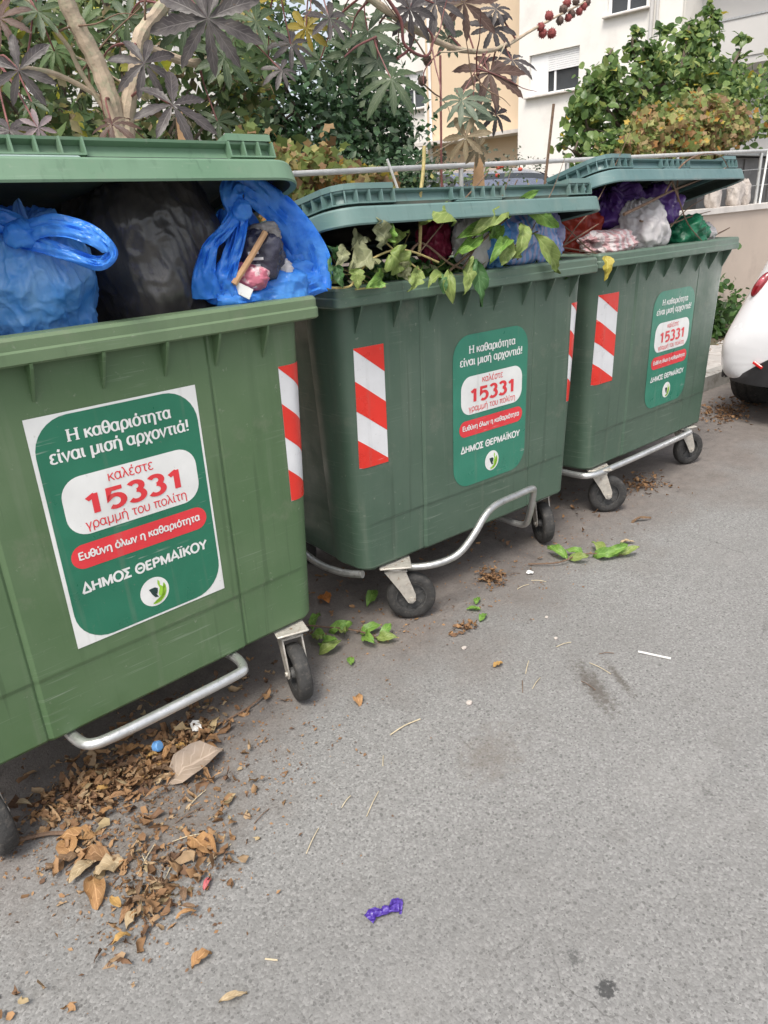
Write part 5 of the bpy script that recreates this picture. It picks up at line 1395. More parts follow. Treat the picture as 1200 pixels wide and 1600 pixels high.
# heap of dirt and dead stuff along the wall
P = []
for i in range(60):
    row = []
    for j in range(8):
        x = 4.6+i*.14; t = j/7; y = WALL_Y-.002-.55*t
        row.append((x, y, .128+max(0, .17*(1-t)**1.3*(1+.8*noise.noise((x*1.3, y*2, 1)))+.03*noise.noise((x*6, y*6, 4)))-.012*t))
    P.append(row)
kind(MB().grid(P).build('dirt_verge', M['soil'], ang=0), 'structure')
# stakes and boards standing among the plants
tag(MB().tube([(5.17, 4.02, 1.2), (5.2, 4.02, 1.7), (5.26, 4.0, 2.28)], .011, 7).build('garden_stake', M['twig']), 'thin dark stake standing against the railing', 'stake')
tag(MB().tube([(4.33, 4.35, 1.1), (4.36, 4.35, 2.6)], .009, 6).build('garden_stake', M['castor_stalk']), 'reddish upright stalk in front of the cream house', 'stake')
b_ = MB(); b_.prism([(-.055, 0), (.055, 0), (.03, .34), (-.02, .34)], -.008, .008, Matrix.Rotation(R(-38), 3, 'Z') @ Matrix.Rotation(R(90), 3, 'X'))
tag(b_.build('wooden_board', M['wood'], smooth=False, loc=(3.83, 3.5, 1.50)), 'tapered tan board standing behind the middle container lid', 'board')
b_ = MB(); b_.prism([(-.03, 0), (.035, 0), (.02, .4), (-.01, .4)], -.008, .008, Matrix.Rotation(R(-38), 3, 'Z') @ Matrix.Rotation(R(90), 3, 'X'))
tag(b_.build('wooden_board', M['wood'], smooth=False, loc=(1.76, 3.48, 1.62)), 'narrow tan board standing behind the nearest container lid', 'board')
# grey shed, stones on the wall top
M['shed'] = simple('weathered_grey_sheet', (.17, .165, .16), .75, var=.15, vs=3, bump=.2, c2=(.30, .29, .28), c2amt=(.58, .8))
M['stone'] = simple('pale_stone', (.50, .45, .41), .9, var=.2, vs=10, bump=.8, bs=30, c2=(.30, .25, .22), c2amt=(.5, .7))
sh = empty('garden_shed', (11.2, 5.6, .6), 0, 'low grey sheet shed behind the railing at the right', 'shed')
MB().box((0, 0, .70), (3.2, 1.2, 1.44)).build('wall', M['shed'], sh, smooth=False)
b_ = MB(); b_.box((0, -.02, 1.46), (3.4, 1.4, .05)); b_.build('roof', M['galv'], sh, smooth=False)
for x in (-1.2, -.4, .4, 1.2): MB().box((x, -.612, .70), (.05, .02, 1.4)).build('batten', M['shed'], sh, smooth=False)
for (x, y, z, r_, sd, lb) in ((8.22, 4.1, 1.56, (.09, .07, .17), 81, 'tall pinkish white stone leaning on the wall top beside the farthest lid'), (8.75, 4.12, 1.57, (.10, .08, .16), 82, 'rough pale stone on the wall top before the grey shed'), (8.98, 4.12, 1.56, (.07, .07, .14), 83, 'small pale stone on the wall top next to the rough one')):
    tag(bag('stone', (x, y, z), r_, sd, 'stone', (.4, 0, 1), .05, .25, 0, 40, 26, 3), lb, 'stone')

# ------------------------------------------------------------------ houses
M['white_wall'] = simple('white_render', (.80, .775, .73), .9, var=.04, vs=.8, bump=.15, bs=60, c2=(.68, .65, .61), c2amt=(.5, .75))
M['grey_wall'] = simple('grey_white_render', (.55, .535, .515), .9, var=.04, vs=1, bump=.15, bs=60)
M['cream_wall'] = simple('cream_render', (.70, .55, .39), .9, var=.03, vs=.8, bump=.15, bs=60)
M['frame'] = simple('white_window_frame', (.8, .8, .8), .4, var=.03)
M['glass'] = simple('window_glass', (.05, .055, .06), .06, var=.2, vs=2, spec=.8)
M['curtain'] = simple('curtain', (.36, .33, .29), .9, var=.2, vs=14)
def wall_with_holes(parent, s0, s1, z0, z1, holes, y, th, mat, name='wall'):
    xs = sorted({s0, s1, *[h[0] for h in holes], *[h[1] for h in holes]})
    zs = sorted({z0, z1, *[h[2] for h in holes], *[h[3] for h in holes]})
    b_ = MB()
    for i in range(len(xs)-1):
        for j in range(len(zs)-1):
            cx, cz = (xs[i]+xs[i+1])/2, (zs[j]+zs[j+1])/2
            if any(h[0] < cx < h[1] and h[2] < cz < h[3] for h in holes): continue
            b_.add([(xs[i], y, zs[j]), (xs[i+1], y, zs[j]), (xs[i+1], y, zs[j+1]), (xs[i], y, zs[j+1])], [(0, 1, 2, 3)])
    for h in holes:
        b_.add([(h[0], y, h[2]), (h[1], y, h[2]), (h[1], y, h[3]), (h[0], y, h[3]), (h[0], y+th, h[2]), (h[1], y+th, h[2]), (h[1], y+th, h[3]), (h[0], y+th, h[3])], [(0, 4, 5, 1), (1, 5, 6, 2), (2, 6, 7, 3), (3, 7, 4, 0)])
    return b_.build(name, mat, parent, smooth=False)
def window(parent, a, b2, z0, z1, y, th, shutter=.45, panes=2, side=None):
    w = empty('window'); w.parent = parent; bpy.data.objects.remove(w)
    f = MB(); t = .055; yy = y+th-.03
    f.box(((a+b2)/2, yy, z0+t/2), (b2-a, .06, t)); f.box(((a+b2)/2, yy, z1-t/2), (b2-a, .06, t))
    for x in (a+t/2, b2-t/2): f.box((x, yy, (z0+z1)/2), (t, .061, z1-z0-2*t))
    f.box(((a+b2)/2, yy, (z0+z1)/2), (t, .058, z1-z0-2*t))
    fr = f.build('window', M['frame'], parent, smooth=False)
    zs = z1-(z1-z0)*shutter
    for i in range(2):
        x0 = a+t+i*((b2-a)/2-t/2); x1 = x0+(b2-a)/2-1.5*t
        MB().box(((x0+x1)/2, yy+.01, (z0+z1)/2), (x1-x0, .008, z1-z0-2*t)).build('pane', M['glass'], fr, smooth=False)
    c_ = MB()
    for k in range(int((b2-a)/.06)): c_.tube([(a+.06+k*.06, yy+.09, z0), (a+.06+k*.06, yy+.09, z1)], .028, 6, False)
    c_.build('curtain', M['curtain'], fr)
    if shutter:
        n = int((z1-zs)/.05)
        s_ = MB()
        for k in range(n): s_.bbox(((a+b2)/2, yy-.045, z1-.025-k*.05), (b2-a-.02, .014, .047), .005)
        s_.build('roller_shutter', M['frame'], fr, smooth=False)
    if side: MB().box(((a+side)/2+.02, yy-.04, (z0+z1)/2), (side-a-.04, .03, z1-z0-.1)).build('side_shutter', M['frame'], fr, smooth=False)
    MB().bbox(((a+b2)/2, y-.03, z0-.03), (b2-a+.16, .2, .045), .008).build('sill', M['coping'], parent, smooth=False)
hA = empty('apartment_house', (17.889, 14.82, 0), math.atan2(-.993, .122), 'white apartment house with roller shutters behind the garden', 'building')
wins = [(.33, 1.83, 4.44, 5.42), (2.55, 3.56, 5.90, 6.95), (.33, 1.83, 7.3, 8.4)]
wall_with_holes(hA, 0, 4.45, .6, 11, wins, 0, .16, M['white_wall'])
b_ = MB(); b_.box((0.075, 5.1, 5.8), (.15, 9.9, 10.4)); b_.box((8.2, 6.3, 5.8), (7.5, .2, 10.4)); b_.box((4.37, .66, 5.8), (.15, 1.0, 10.4)); b_.box((6, 5.2, 11.1), (12.6, 10.4, .25))
b_.build('wall', M['white_wall'], hA, smooth=False)
window(hA, *wins[0], 0, .16, .48, side=.88); window(hA, *wins[1], 0, .16, .2); window(hA, *wins[2], 0, .16, .5)
wall_with_holes(hA, 4.45, 13, .6, 11, [(6.4, 7.8, 5.0, 7.1), (9.5, 10.9, 5.0, 7.1)], 1.15, .16, M['grey_wall'], 'recessed_wall')
window(hA, 6.4, 7.8, 5.0, 7.1, 1.15, .16, .3); window(hA, 9.5, 10.9, 5.0, 7.1, 1.15, .16, .6)
for zb in (4.42, 7.5, 1.4):
    b_ = MB(); b_.box((8.8, .6, zb), (8.4, 1.09, .16)); b_.build('balcony_slab', M['grey_wall'], hA, smooth=False)
    b_ = MB(); b_.box((8.8, .08, zb+.46), (8.4, .1, .76)); b_.box((4.62, .62, zb+.46), (.1, .96, .76)); b_.build('balcony_parapet', M['grey_wall'], hA, smooth=False)
    b_ = MB(); b_.box((8.8, .08, zb+.86), (8.46, .14, .04)); b_.build('balcony_rail', M['galv'], hA, smooth=False)
MB().tube([(3.72, -.05, .8), (3.72, -.05, 11)], .05, 10).build('drainpipe', M['grey_wall'], hA)
MB().tube([(3.86, -.05, .8), (3.86, -.05, 11)], .035, 10).build('drainpipe', M['grey_wall'], hA)
hB = empty('apartment_house', (17.889+.993*1.5, 14.82+.122*1.5, 0), math.atan2(-.993, .122), 'cream apartment house set back behind the white one', 'building')
wall_with_holes(hB, -4.5, -.02, .6, 11, [(-3.3, -1.9, 7.6, 8.8)], 0, .16, M['cream_wall'])
window(hB, -3.3, -1.9, 7.6, 8.8, 0, .16, .5)
wall_with_holes(hB, -9, -4.62, .6, 11, [(-5.95, -4.85, 4.97, 6.06), (-8.3, -7.2, 4.97, 6.06)], .35, .16, M['white_wall'], 'recessed_wall')
window(hB, -5.95, -4.85, 4.97, 6.06, .35, .16, .5); window(hB, -8.3, -7.2, 4.97, 6.06, .35, .16, .5)
b_ = MB(); b_.box((-4.56, 2.2, 5.8), (.12, 4.36, 10.4)); b_.box((-4.5, 5, 11.1), (9.2, 10, .25)); b_.build('wall', M['white_wall'], hB, smooth=False)
MB().tube([(-4.3, -.06, .8), (-4.3, -.06, 11)], .05, 10).build('drainpipe', M['frame'], hB)
b_ = MB(); b_.box((-2.3, -.35, 3.75), (4.4, .7, .10)); b_.build('canopy', M['coping'], hB, smooth=False)
hC = empty('apartment_house', (3.5, 16.5, 0), 0, 'pale grey house with white balcony glimpsed through the leaves at left', 'building')
wall_with_holes(hC, -9, 6.2, .6, 9.5, [(-6.5, -5.2, 3.9, 5.2), (-2.5, -1.2, 3.9, 5.2), (1.2, 2.6, 3.9, 5.9), (-6.5, -5.2, 6.9, 8.2), (-2.5, -1.2, 6.9, 8.2)], 0, .16, M['grey_wall'])
for q in ((-6.5, -5.2, 3.9, 5.2), (-2.5, -1.2, 3.9, 5.2), (1.2, 2.6, 3.9, 5.9), (-6.5, -5.2, 6.9, 8.2), (-2.5, -1.2, 6.9, 8.2)): window(hC, *q, 0, .16, .5)
b_ = MB(); b_.box((6.13, 4, 5.05), (.14, 7.9, 8.9)); b_.box((-1.4, 4, 9.6), (15.6, 8.3, .2)); b_.build('wall', M['grey_wall'], hC, smooth=False)
b_ = MB(); b_.box((2.4, -1.2, 3.65), (5.2, 2.38, .14)); b_.build('balcony_slab', M['white_wall'], hC, smooth=False)
b_ = MB(); b_.box((2.4, -2.34, 3.98), (5.2, .1, .5)); b_.box((4.95, -1.16, 3.98), (.1, 2.26, .5)); b_.build('balcony_parapet', M['white_wall'], hC, smooth=False)
b_ = MB()
for k in range(22): b_.tube([(-.1+k*.24, -2.34, 4.2), (-.1+k*.24, -2.34, 4.75)], .012, 6)
b_.tube([(-.2, -2.34, 4.76), (5.0, -2.34, 4.76)], .02, 8); b_.build('balcony_rail', M['frame'], hC)

# ------------------------------------------------------------------ cars
M['paint_white'] = simple('white_car_paint', (.78, .78, .80), .22, var=.015, vs=3, coat=.6)
M['paint_blue'] = simple('grey_blue_car_paint', (.16, .18, .24), .25, .3, var=.03, coat=.6)
M['trim'] = simple('black_plastic_trim', (.025, .025, .027), .55, var=.2, vs=20)
M['lamp_red'] = simple('tail_lamp_red', (.22, .008, .015), .12, var=.3, vs=30, coat=.8)
M['lamp_pink'] = simple('tail_lamp_inner', (.42, .07, .09), .15, var=.2, vs=60, coat=.8)
M['carglass'] = simple('car_glass', (.03, .035, .04), .05, var=.1, spec=.8)
M['reflector'] = simple('red_reflector', (.6, .02, .02), .2, var=.15, vs=60)
def car_shell():
    st = [  # x, half width low, half width belt, half width roof, z bottom, z belt, z top
        (.00, .58, .62, .40, .33, .56, .64), (.03, .70, .735, .50, .29, .57, .74), (.11, .79, .805, .55, .27, .60, .90), (.22, .82, .835, .57, .26, .64, 1.06), (.36, .835, .85, .60, .25, .70, 1.22), (.56, .84, .86, .64, .25, .82, 1.37),
        (.85, .845, .865, .66, .24, .93, 1.45), (1.5, .85, .87, .66, .23, .93, 1.49), (2.1, .85, .87, .655, .23, .92, 1.47), (2.55, .85, .87, .62, .23, .92, 1.36), (2.95, .85, .865, .60, .23, .93, 1.12), (3.2, .84, .86, .62, .24, .91, .985), (3.55, .82, .84, .6, .25, .84, .90), (3.82, .74, .77, .5, .28, .70, .76), (3.95, .60, .62, .4, .32, .56, .60)]
    sec = []
    for x, wl, wm, wr, zb, zt, zr in st:
        h = [(0, zb), (.6*wl, zb), (.93*wl, zb+.02), (wl, zb+.09), (lerp(wl, wm, .6), lerp(zb, zt, .45)), (wm, lerp(zb, zt, .72)), (wm*.985, zt), (lerp(wm, wr, .55), lerp(zt, zr, .55)), (wr, zr-.05*(zr-zt)/.55), (.72*wr, zr-.006), (0, zr)]
        sec.append([(x, y, z) for y, z in h] + [(x, -y, z) for y, z in h[-2:0:-1]])
    return sec
def make_car(name, loc, rz, paint, label, group=None):
    e = empty(name, loc, rz, label, 'car', group)
    sec = car_shell(); n = len(sec[0])
    b_ = MB()
    b_.add([q for s in sec for q in s], [(k*n+i, (k+1)*n+i, (k+1)*n+(i+1) % n, k*n+(i+1) % n) for k in range(len(sec)-1) for i in range(n)] + [tuple(range(n)), tuple((len(sec)-1)*n+i for i in range(n-1, -1, -1))])
    body = b_.build('body', M[paint], e, ang=60)
    md = body.modifiers.new('sub', 'SUBSURF'); md.levels = 2; md.render_levels = 2
    # glass laid just outside the shell
    def sub(k0, k1, i0, i1, nm, grow=.006):
        P = []
        for k in range(k0, k1+1):
            row = []
            for i in range(i0, i1+1):
                q = Vector(sec[k][i % n]); c = Vector((q.x, 0, .9)); d = (q-c); d.x = (-.3 if k < 6 else .3); d.normalize()
                row.append(q+d*grow)
            P.append(row)
        o = MB().grid(P).build(nm, M['carglass'], e, ang=60)
        m2 = o.modifiers.new('sub', 'SUBSURF'); m2.levels = 1; m2.render_levels = 2
    sub(3, 5, 8, 12, 'rear_window', -.004); sub(9, 10, 8, 12, 'windscreen', -.004)
    sub(5, 9, 7, 8, 'side_window', -.006); sub(5, 9, 12, 13, 'side_window', -.006)
    for s in (-1, 1):
        lm = MB()
        lm.lathe([(0, -.105)] + [(.048*math.cos(a), .105*math.sin(a)) for a in np.linspace(-1.3, 1.3, 9)] + [(0, .105)], 14)
        tl = lm.build('tail_lamp', M['lamp_red'], e, loc=(.215, s*.625, .95))
        tl.rotation_euler = (s*.42, .38, 0); tl.scale = (.7, .75, .9)
        lm = MB(); lm.lathe([(0, -.05)] + [(.03*math.cos(a), .05*math.sin(a)) for a in np.linspace(-1.3, 1.3, 7)] + [(0, .05)], 12)
        lm.build('lamp_inner', M['lamp_pink'], tl, loc=(-.026, 0, .01))
        # lower bumper insert with its reflector
        P = []
        for i in range(13):
            y = lerp(.0, .70, i/12)
            x = -.012 + .10*max(0, (y-.45)/.25)**2
            ztop = lerp(.52, .32, sstep(.30, .72, y))
            P.append([(x, s*y, .30), (x-.006, s*y, lerp(.30, ztop, .5)), (x-.002, s*y, ztop), (x+.05, s*y, ztop+.012)])
        MB().grid(P).build('lower_bumper', M['trim'], e, ang=60)
        rf = MB(); rf.bbox((0, 0, 0), (.012, .075, .022), .004, Matrix.Rotation(s*.5, 3, 'X'))
        rf.build('reflector', M['reflector'], e, loc=(-.018, s*.475, .445), smooth=False)
        for x in (.72, 3.2):
            w_ = MB(); w_.lathe([(.20, -.10), (.26, -.105), (.295, -.095), (.312, -.06), (.314, -.045), (.307, -.04), (.307, -.025), (.315, -.02), (.315, .02), (.307, .025), (.307, .04), (.314, .045), (.312, .06), (.295, .095), (.26, .105), (.20, .10)], 40, 'Y')
            ty = w_.build('tyre', M['rubber'], e, loc=(x, s*.76, .315))
            w_ = MB(); w_.lathe([(0, s*.07), (.05, s*.075), (.06, s*.05), (.19, s*.06), (.205, s*.085), (.205, -.08)], 30, 'Y'); w_.build('hub_cap', M['galv'], ty)
            ar = MB()
            Pq = [[(x+rr_*math.cos(a), s*yy, .315+rr_*math.sin(a)) for a in np.linspace(-.15, math.pi+.15, 17)] for rr_, yy in ((.35, .60), (.352, .865), (.385, .878), (.395, .855))]
            ar.grid(Pq); ar.build('wheel_arch', M['trim'], e, ang=60)
            lin = MB(); lin.prism([(x+.35*math.cos(a), .315+.35*math.sin(a)) for a in np.linspace(-.2, math.pi+.2, 17)], s*.868-.002, s*.868+.002, Matrix(((1, 0, 0), (0, 0, 1), (0, 1, 0))))
            lin.build('arch_liner', M['trim'], e, smooth=False)
    return e
make_car('parked_car', (5.12, 1.63, 0), 0, 'paint_white', 'white parked car whose rear corner shows at the right edge')
make_car('parked_car', (7.35, 5.95, .60), R(68), 'paint_blue', 'grey blue parked car seen through the railing behind the middle lid')

# ------------------------------------------------------------------ things lying on the road
DRY = [leafmat('dry_leaf_%d' % i, a, b2, .75, .12, 40) for i, (a, b2) in enumerate((((.30, .16, .07), (.42, .24, .10)), ((.22, .12, .06), (.33, .19, .09)), ((.36, .27, .16), (.45, .35, .22)), ((.44, .27, .09), (.36, .21, .07)), ((.13, .08, .05), (.21, .13, .07))))]
M['litter'] = foliage('leaf_litter', [(0, (.14, .08, .05)), (.3, (.25, .14, .07)), (.6, (.38, .22, .105)), (.9, (.42, .30, .18)), (1, (.40, .31, .17))], .8, .1)
def gauss(cx, cy, sx, sy, rot, n):
    a = rng.normal(0, sx, n); b2 = rng.normal(0, sy, n)
    return np.stack([cx+a*math.cos(rot)-b2*math.sin(rot), cy+a*math.sin(rot)+b2*math.cos(rot)], 1)
L = np.concatenate([gauss(.30, 1.86, .07, .045, .2, 230), gauss(.42, 1.83, .10, .045, 0, 310), gauss(.59, 1.83, .07, .04, .4, 210), gauss(.69, 1.86, .03, .03, 0, 110), gauss(.27, 1.65, .08, .04, .6, 55), gauss(.35, 1.48, .05, .06, .6, 70), gauss(.33, 1.38, .04, .04, .6, 48), gauss(.26, 1.30, .05, .03, .6, 16),
    gauss(.50, 1.40, .05, .04, .6, 45), gauss(.12, 1.27, .05, .05, 0, 7), gauss(.02, 1.33, .04, .04, 0, 6), gauss(.66, 1.57, .10, .06, 0, 30), gauss(.5, 1.6, .12, .10, 0, 60), gauss(.52, 1.97, .25, .08, 0, 260)])
zz = np.abs(rng.normal(.006, .009, len(L)))+.004
A = np.concatenate([L, zz[:, None]], 1)
k3 = rng.uniform(0, 1, len(A))
lit = []
for sel, tp, sz in ((k3 < .35, 'n', .036), ((k3 >= .35) & (k3 < .7), 'n', .024), (k3 >= .7, 'o', .024)):
    V_, F_, n_, nf_ = cloud_arrays(A[sel], sz, tp, bias=(0, 0, 1.0), spread=1.1, jitter=.6, crumple=.10)
    lit.append((V_, F_, np.repeat(rng.uniform(0, 1, n_), nf_)))
off_ = np.cumsum([0]+[len(q[0]) for q in lit])
kind(link('leaf_litter', fast_mesh('leaf_litter', np.concatenate([q[0] for q in lit]), np.concatenate([q[1]+o_ for q, o_ in zip(lit, off_)]), np.concatenate([q[2] for q in lit])), M['litter']), 'stuff')
# crumbs of leaf and bark round the pile
C_ = np.concatenate([gauss(.42, 1.80, .18, .10, 0, 1500), gauss(.36, 1.45, .10, .12, 0, 700), gauss(.7, 1.6, .25, .2, 0, 350), gauss(1.3, 1.9, .5, .15, 0, 500), gauss(2.4, 1.9, .5, .15, 0, 400)])
kind(leaf_cloud('leaf_crumbs', np.concatenate([C_, rng.uniform(.001, .006, (len(C_), 1))], 1), .009, 'd', M['litter'], None, rnd=rng.uniform(0, .7, len(C_)), bias=(0, 0, 1.2), spread=.9, jitter=.7), 'stuff')
L = np.concatenate([gauss(5.45, 2.42, .22, .08, .3, 380), gauss(5.1, 2.6, .25, .1, 0, 120), gauss(3.6, 2.04, .10, .06, 0, 160), gauss(2.145, 1.905, .035, .03, 0, 90), gauss(1.76, 1.695, .025, .018, 0, 40), gauss(2.9, 2.3, .3, .2, 0, 80), gauss(1.4, 2.3, .2, .2, 0, 90), gauss(2.3, 2.4, .4, .2, 0, 120), gauss(6.6, 3.6, 1.0, .15, 0, 400)])
zz = np.abs(rng.normal(.006, .008, len(L)))+.004+.128*(L[:, 1] > 2.86)
kind(leaf_cloud('leaf_litter', np.concatenate([L, zz[:, None]], 1), .026, 'n', M['litter'], None, rnd=rng.uniform(0, .65, len(L)), bias=(0, 0, 1.2), spread=1.0, jitter=.6, crumple=.10), 'stuff')
def ground_leaf(x, y, L_, W_, rot, mat, label, seed, name='dry_leaf', group='dry leaves on the road', cat='leaf', bend=.25, wav=.5, kl='ovate', z=.012, fold=.15):
    d = Vector((math.cos(rot), math.sin(rot), 0))*L_/2
    b_ = MB(); b_.add(*leaf_blade(-d, d, W_, (0, 0, 1), bend, fold, kl, wav, seed))
    o = b_.build(name, mat, None, ang=0, loc=(x, y, z))
    set_uv(o.data, blade_uv(len(b_.v)))
    o.rotation_euler = (random.uniform(-.15, .15), random.uniform(-.15, .15), 0)
    return tag(o, label, cat, group)
ground_leaf(.622, 1.72, .19, .115, R(2), leafmat('grey_brown_leaf', (.32, .25, .19), (.40, .32, .26), .8, .1, 20), 'large flat grey brown leaf at the edge of the leaf pile', 1, wav=.2, z=.022)
ground_leaf(1.175, 1.63, .055, .035, R(60), DRY[0], 'curled brown leaf alone on the road below the nearest right caster', 2, bend=.6)
ground_leaf(1.659, 1.434, .04, .024, R(-20), DRY[3], 'small orange leaf alone in the middle of the road', 3)
ground_leaf(.345, 1.152, .05, .03, R(0), DRY[0], 'orange brown curled leaf below the leaf pile', 4, bend=.5)
ground_leaf(.355, 1.027, .06, .018, R(-20), DRY[2], 'pale curled leaf strip near the bottom edge', 5)
ground_leaf(1.496, 2.257, .08, .06, R(80), leafmat('rust_leaf', (.40, .14, .03), (.52, .2, .05), .7, .2), 'rust orange leaf standing between the nearest and middle containers', 6, z=.03)
ground_leaf(2.863, 1.668, .07, .025, R(-40), DRY[2], 'tan leaf right of the leafy twig on the road', 7)
ground_leaf(3.141, 1.768, .12, .02, R(-30), DRY[4], 'long dark curled leaf before the farthest container', 8, bend=.3)
ground_leaf(.449, 1.321, .045, .016, R(40), leafmat('pink_petal', (.5, .10, .12), (.6, .2, .2), .6, .2), 'small pink red petal beside the leaf pile', 9)
spots = [(.229, 1.678), (.26, 1.70), (.232, 1.488), (.235, 1.578), (.285, 1.535), (.493, 1.432), (.27, 1.60), (.20, 1.64)]
for i, (x, y) in enumerate(spots):
    ground_leaf(x, y, random.uniform(.07, .105), random.uniform(.04, .06), random.uniform(0, 6.28), DRY[(0, 0, 0, 2, 2, 0, 1, 4)[i]], 'broad tan dry leaf lying below the leaf pile', 20+i, group='broad dry leaves below the pile', bend=random.uniform(.1, .5), z=.015)
for i in range(48):
    cx, cy, sx, sy = random.choice(((.30, 1.86, .09, .05), (.44, 1.82, .10, .05), (.60, 1.82, .06, .04), (.36, 1.46, .05, .07), (.33, 1.36, .05, .05), (.45, 1.75, .1, .05)))
    ground_leaf(random.gauss(cx, sx), random.gauss(cy, sy), random.uniform(.035, .065), random.uniform(.012, .028), random.uniform(0, 6.28), random.choice(DRY), 'dry brown leaf in the pile by the nearest container', 40+i, group='dry leaves in the pile', bend=random.uniform(.1, .6), z=random.uniform(.01, .035))
# green twigs
def green_twig(pts, leaves, label):
    e = empty('leafy_twig', pts[0], 0, label, 'twig')
    MB().tube(catmull([relp(p, e) for p in pts], 4), .0035, 6).build('stem', M['twig'], e)
    for i, (x, y, rot, L_, W_) in enumerate(leaves):
        d = Vector((math.cos(rot), math.sin(rot), random.uniform(.05, .8))).normalized()*L_
        b0 = Vector(relp((x, y, .014), e))
        put_leaf(b0, b0+d, W_*.9, (random.uniform(-.8, .1), random.uniform(-.8, .1), 1), M[('lf_green', 'lf_light', 'lf_green')[i % 3]], e, bend=random.uniform(.1, .6), fold=random.uniform(.05, .3), wav=.5, seed=i+5)
    return e
green_twig([(2.356, 1.86, .012), (2.45, 1.76, .02), (2.58, 1.72, .03), (2.72, 1.60, .015)], [(2.52, 1.76, 1.6, .12, .05), (2.52, 1.76, -1.2, .10, .045), (2.60, 1.72, 2.0, .10, .045), (2.62, 1.70, -1.0, .12, .055), (2.66, 1.66, 1.1, .12, .05), (2.66, 1.66, -.9, .11, .05), (2.70, 1.62, .2, .10, .045), (2.70, 1.62, -.6, .11, .045)], 'twig with fresh green leaves lying before the gap of the two far containers')
green_twig([(1.29, 2.16, .03), (1.36, 2.06, .03), (1.44, 1.96, .02), (1.47, 1.86, .012)], [(1.30, 2.08, -1.5, .10, .05), (1.30, 2.04, -2.0, .11, .05), (1.27, 1.98, -1.2, .10, .05), (1.36, 2.05, -.6, .10, .05), (1.40, 2.0, -2.2, .09, .045), (1.44, 1.95, -.4, .09, .045), (1.44, 1.92, -1.9, .10, .05), (1.46, 1.88, -1.0, .09, .045), (1.47, 1.86, .2, .08, .04), (1.33, 2.12, .6, .1, .05), (1.24, 1.95, -.3, .1, .045), (1.60, 2.10, .4, .1, .05)], 'green leafy twigs under the corner of the nearest container')
for i, (x, y, r_) in enumerate(((1.888, 1.763, 2.2), (1.866, 1.691, .3), (1.30, 1.83, 1.0), (1.95, 1.80, .5))):
    ground_leaf(x, y, .06, .028, r_, M['lf_green'], 'small loose green leaf on the road before the middle container', 150+i, 'green_leaf', 'loose green leaves on the road')
# sticks and straws
def stick(pts, r, mat, label, name='straw', cat='straw'):
    return tag(MB().tube(catmull(pts, 4), r, 6).build(name, mat), label, cat)
M['straw'] = simple('dry_straw', (.52, .44, .30), .8, var=.2, vs=30)
M['whiteplastic'] = simple('white_plastic_scrap', (.7, .69, .66), .45, var=.1, vs=30)
stick([(2.08, 1.135, .005), (2.12, 1.031, .005)], .004, M['whiteplastic'], 'thin white plastic stick on the open road', 'plastic_stick', 'stick')
stick([(1.14, 1.425, .004), (1.20, 1.425, .006), (1.26, 1.415, .004)], .002, M['straw'], 'pale straw on the road below the nearest container wheel')
stick([(.998, 1.893, .02), (.90, 1.86, .012), (.74, 1.852, .008)], .003, M['twig'], 'long thin twig running from the leaf pile to the caster', 'thin_twig', 'twig')
stick([(.14, 1.80, .01), (.21, 1.76, .014), (.285, 1.69, .01)], .006, M['twig'], 'short grey twig at the left edge of the leaf pile', 'thin_twig', 'twig')
stick([(.452, 1.058, .004), (.47, 1.035, .006)], .002, M['straw'], 'short straw below the leaf pile')
for i in range(26):
    cx, cy = random.choice(((.50, 1.42), (.55, 1.40), (.68, 1.55), (.35, 1.5), (.9, 1.3), (1.9, 1.3), (2.2, 1.75), (1.7, 1.25)))
    x, y, a = random.gauss(cx, .09), random.gauss(cy, .07), random.uniform(0, 3.14)
    l = random.uniform(.02, .05)
    o = stick([(x-l*math.cos(a), y-l*math.sin(a), .003), (x, y, .007), (x+l*math.cos(a), y+l*math.sin(a), .003)], .0013, random.choice((M['straw'], M['twig'])), 'stray bit of straw scattered on the road')
    o['group'] = 'stray straws on the road'
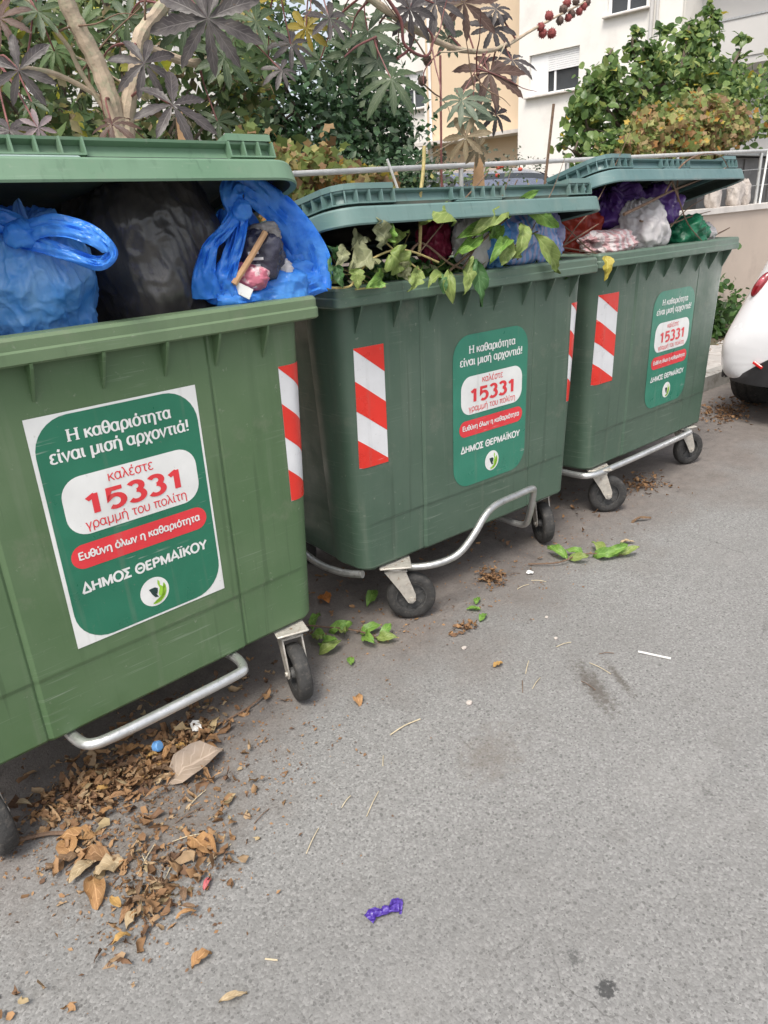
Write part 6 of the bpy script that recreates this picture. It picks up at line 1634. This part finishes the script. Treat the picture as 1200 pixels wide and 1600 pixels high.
# bottle cap, scraps, ribbon, pebbles
M['capblue'] = simple('blue_cap', (.16, .38, .72), .35, var=.1)
b_ = MB(); b_.lathe([(0, .020), (.013, .020), (.0155, .017), (.0155, 0), (.0135, 0), (.0135, .016), (0, .016)], 20)
for k in range(20):
    a = k*math.pi/10; b_.box((.0158*math.cos(a), .0158*math.sin(a), .009), (.0015, .0022, .016), a)
o = b_.build('bottle_cap', M['capblue'], loc=(.561, 1.865, .035)); o.rotation_euler = (1.2, .3, .4)
tag(o, 'light blue bottle cap in the leaf pile', 'bottle cap')
def scrap(name, loc, s, seed, mat, label, cat):
    P = [[(s[0]*(i/7-.5), s[1]*(j/7-.5), .012*noise.noise((i*.4, j*.4, seed))+.006) for j in range(8)] for i in range(8)]
    o = MB().grid(P).build(name, mat, ang=0, loc=loc); o.rotation_euler.z = seed
    return tag(o, label, cat)
scrap('paper_scrap', (.702, 1.875, .024), (.05, .03), 1.3, M['paper'], 'white paper scrap on top of the leaf pile', 'paper')
scrap('paper_scrap', (2.302, 1.805, .004), (.03, .022), 2.1, M['paper'], 'small white scrap near the middle container caster', 'paper')
M['ribbonp'] = film('purple_ribbon', (.07, .03, .30), (.14, .08, .45), .4, .2)
rb = empty('ribbon_scrap', (.722, .961, 0), R(-18), 'crumpled purple ribbon scrap lying on the open road', 'ribbon')
ribbon([(-.045, 0, .008), (-.03, .005, .014), (-.012, 0, .012), (0, 0, .012)], [.032, .030, .018, .012], (0, 0, 1), 3, M['ribbonp'], 'ribbon_end', rb, .003)
ribbon([(0, 0, .012), (.012, -.003, .014), (.03, .004, .013), (.042, 0, .008)], [.012, .02, .036, .038], (0, 0, 1), 4, M['ribbonp'], 'ribbon_end', rb, .003)
o = bag('ribbon_knot', (0, 0, .013), (.011, .009, .009), 5, 'ribbonp', (0, 0, 1), .1, .2, 0, 24, 14); o.parent = rb
for i, (x, y, r_) in enumerate(((1.432, 1.361, .009), (1.66, 1.60, .008), (2.05, 1.52, .006), (1.95, 1.40, .006))):
    tag(bag('pebble', (x, y, r_*.6), (r_*1.2, r_, r_*.7), 90+i, 'stone', (0, 0, 1), .05, .25, 0, 20, 12, 2.5), ('brown pebble alone on the road', 'small pebble below the middle container caster', 'tiny pebble on the open road near the orange leaf', 'tiny pebble on the open road near the scuff marks')[i], 'pebble', 'pebbles on the road')
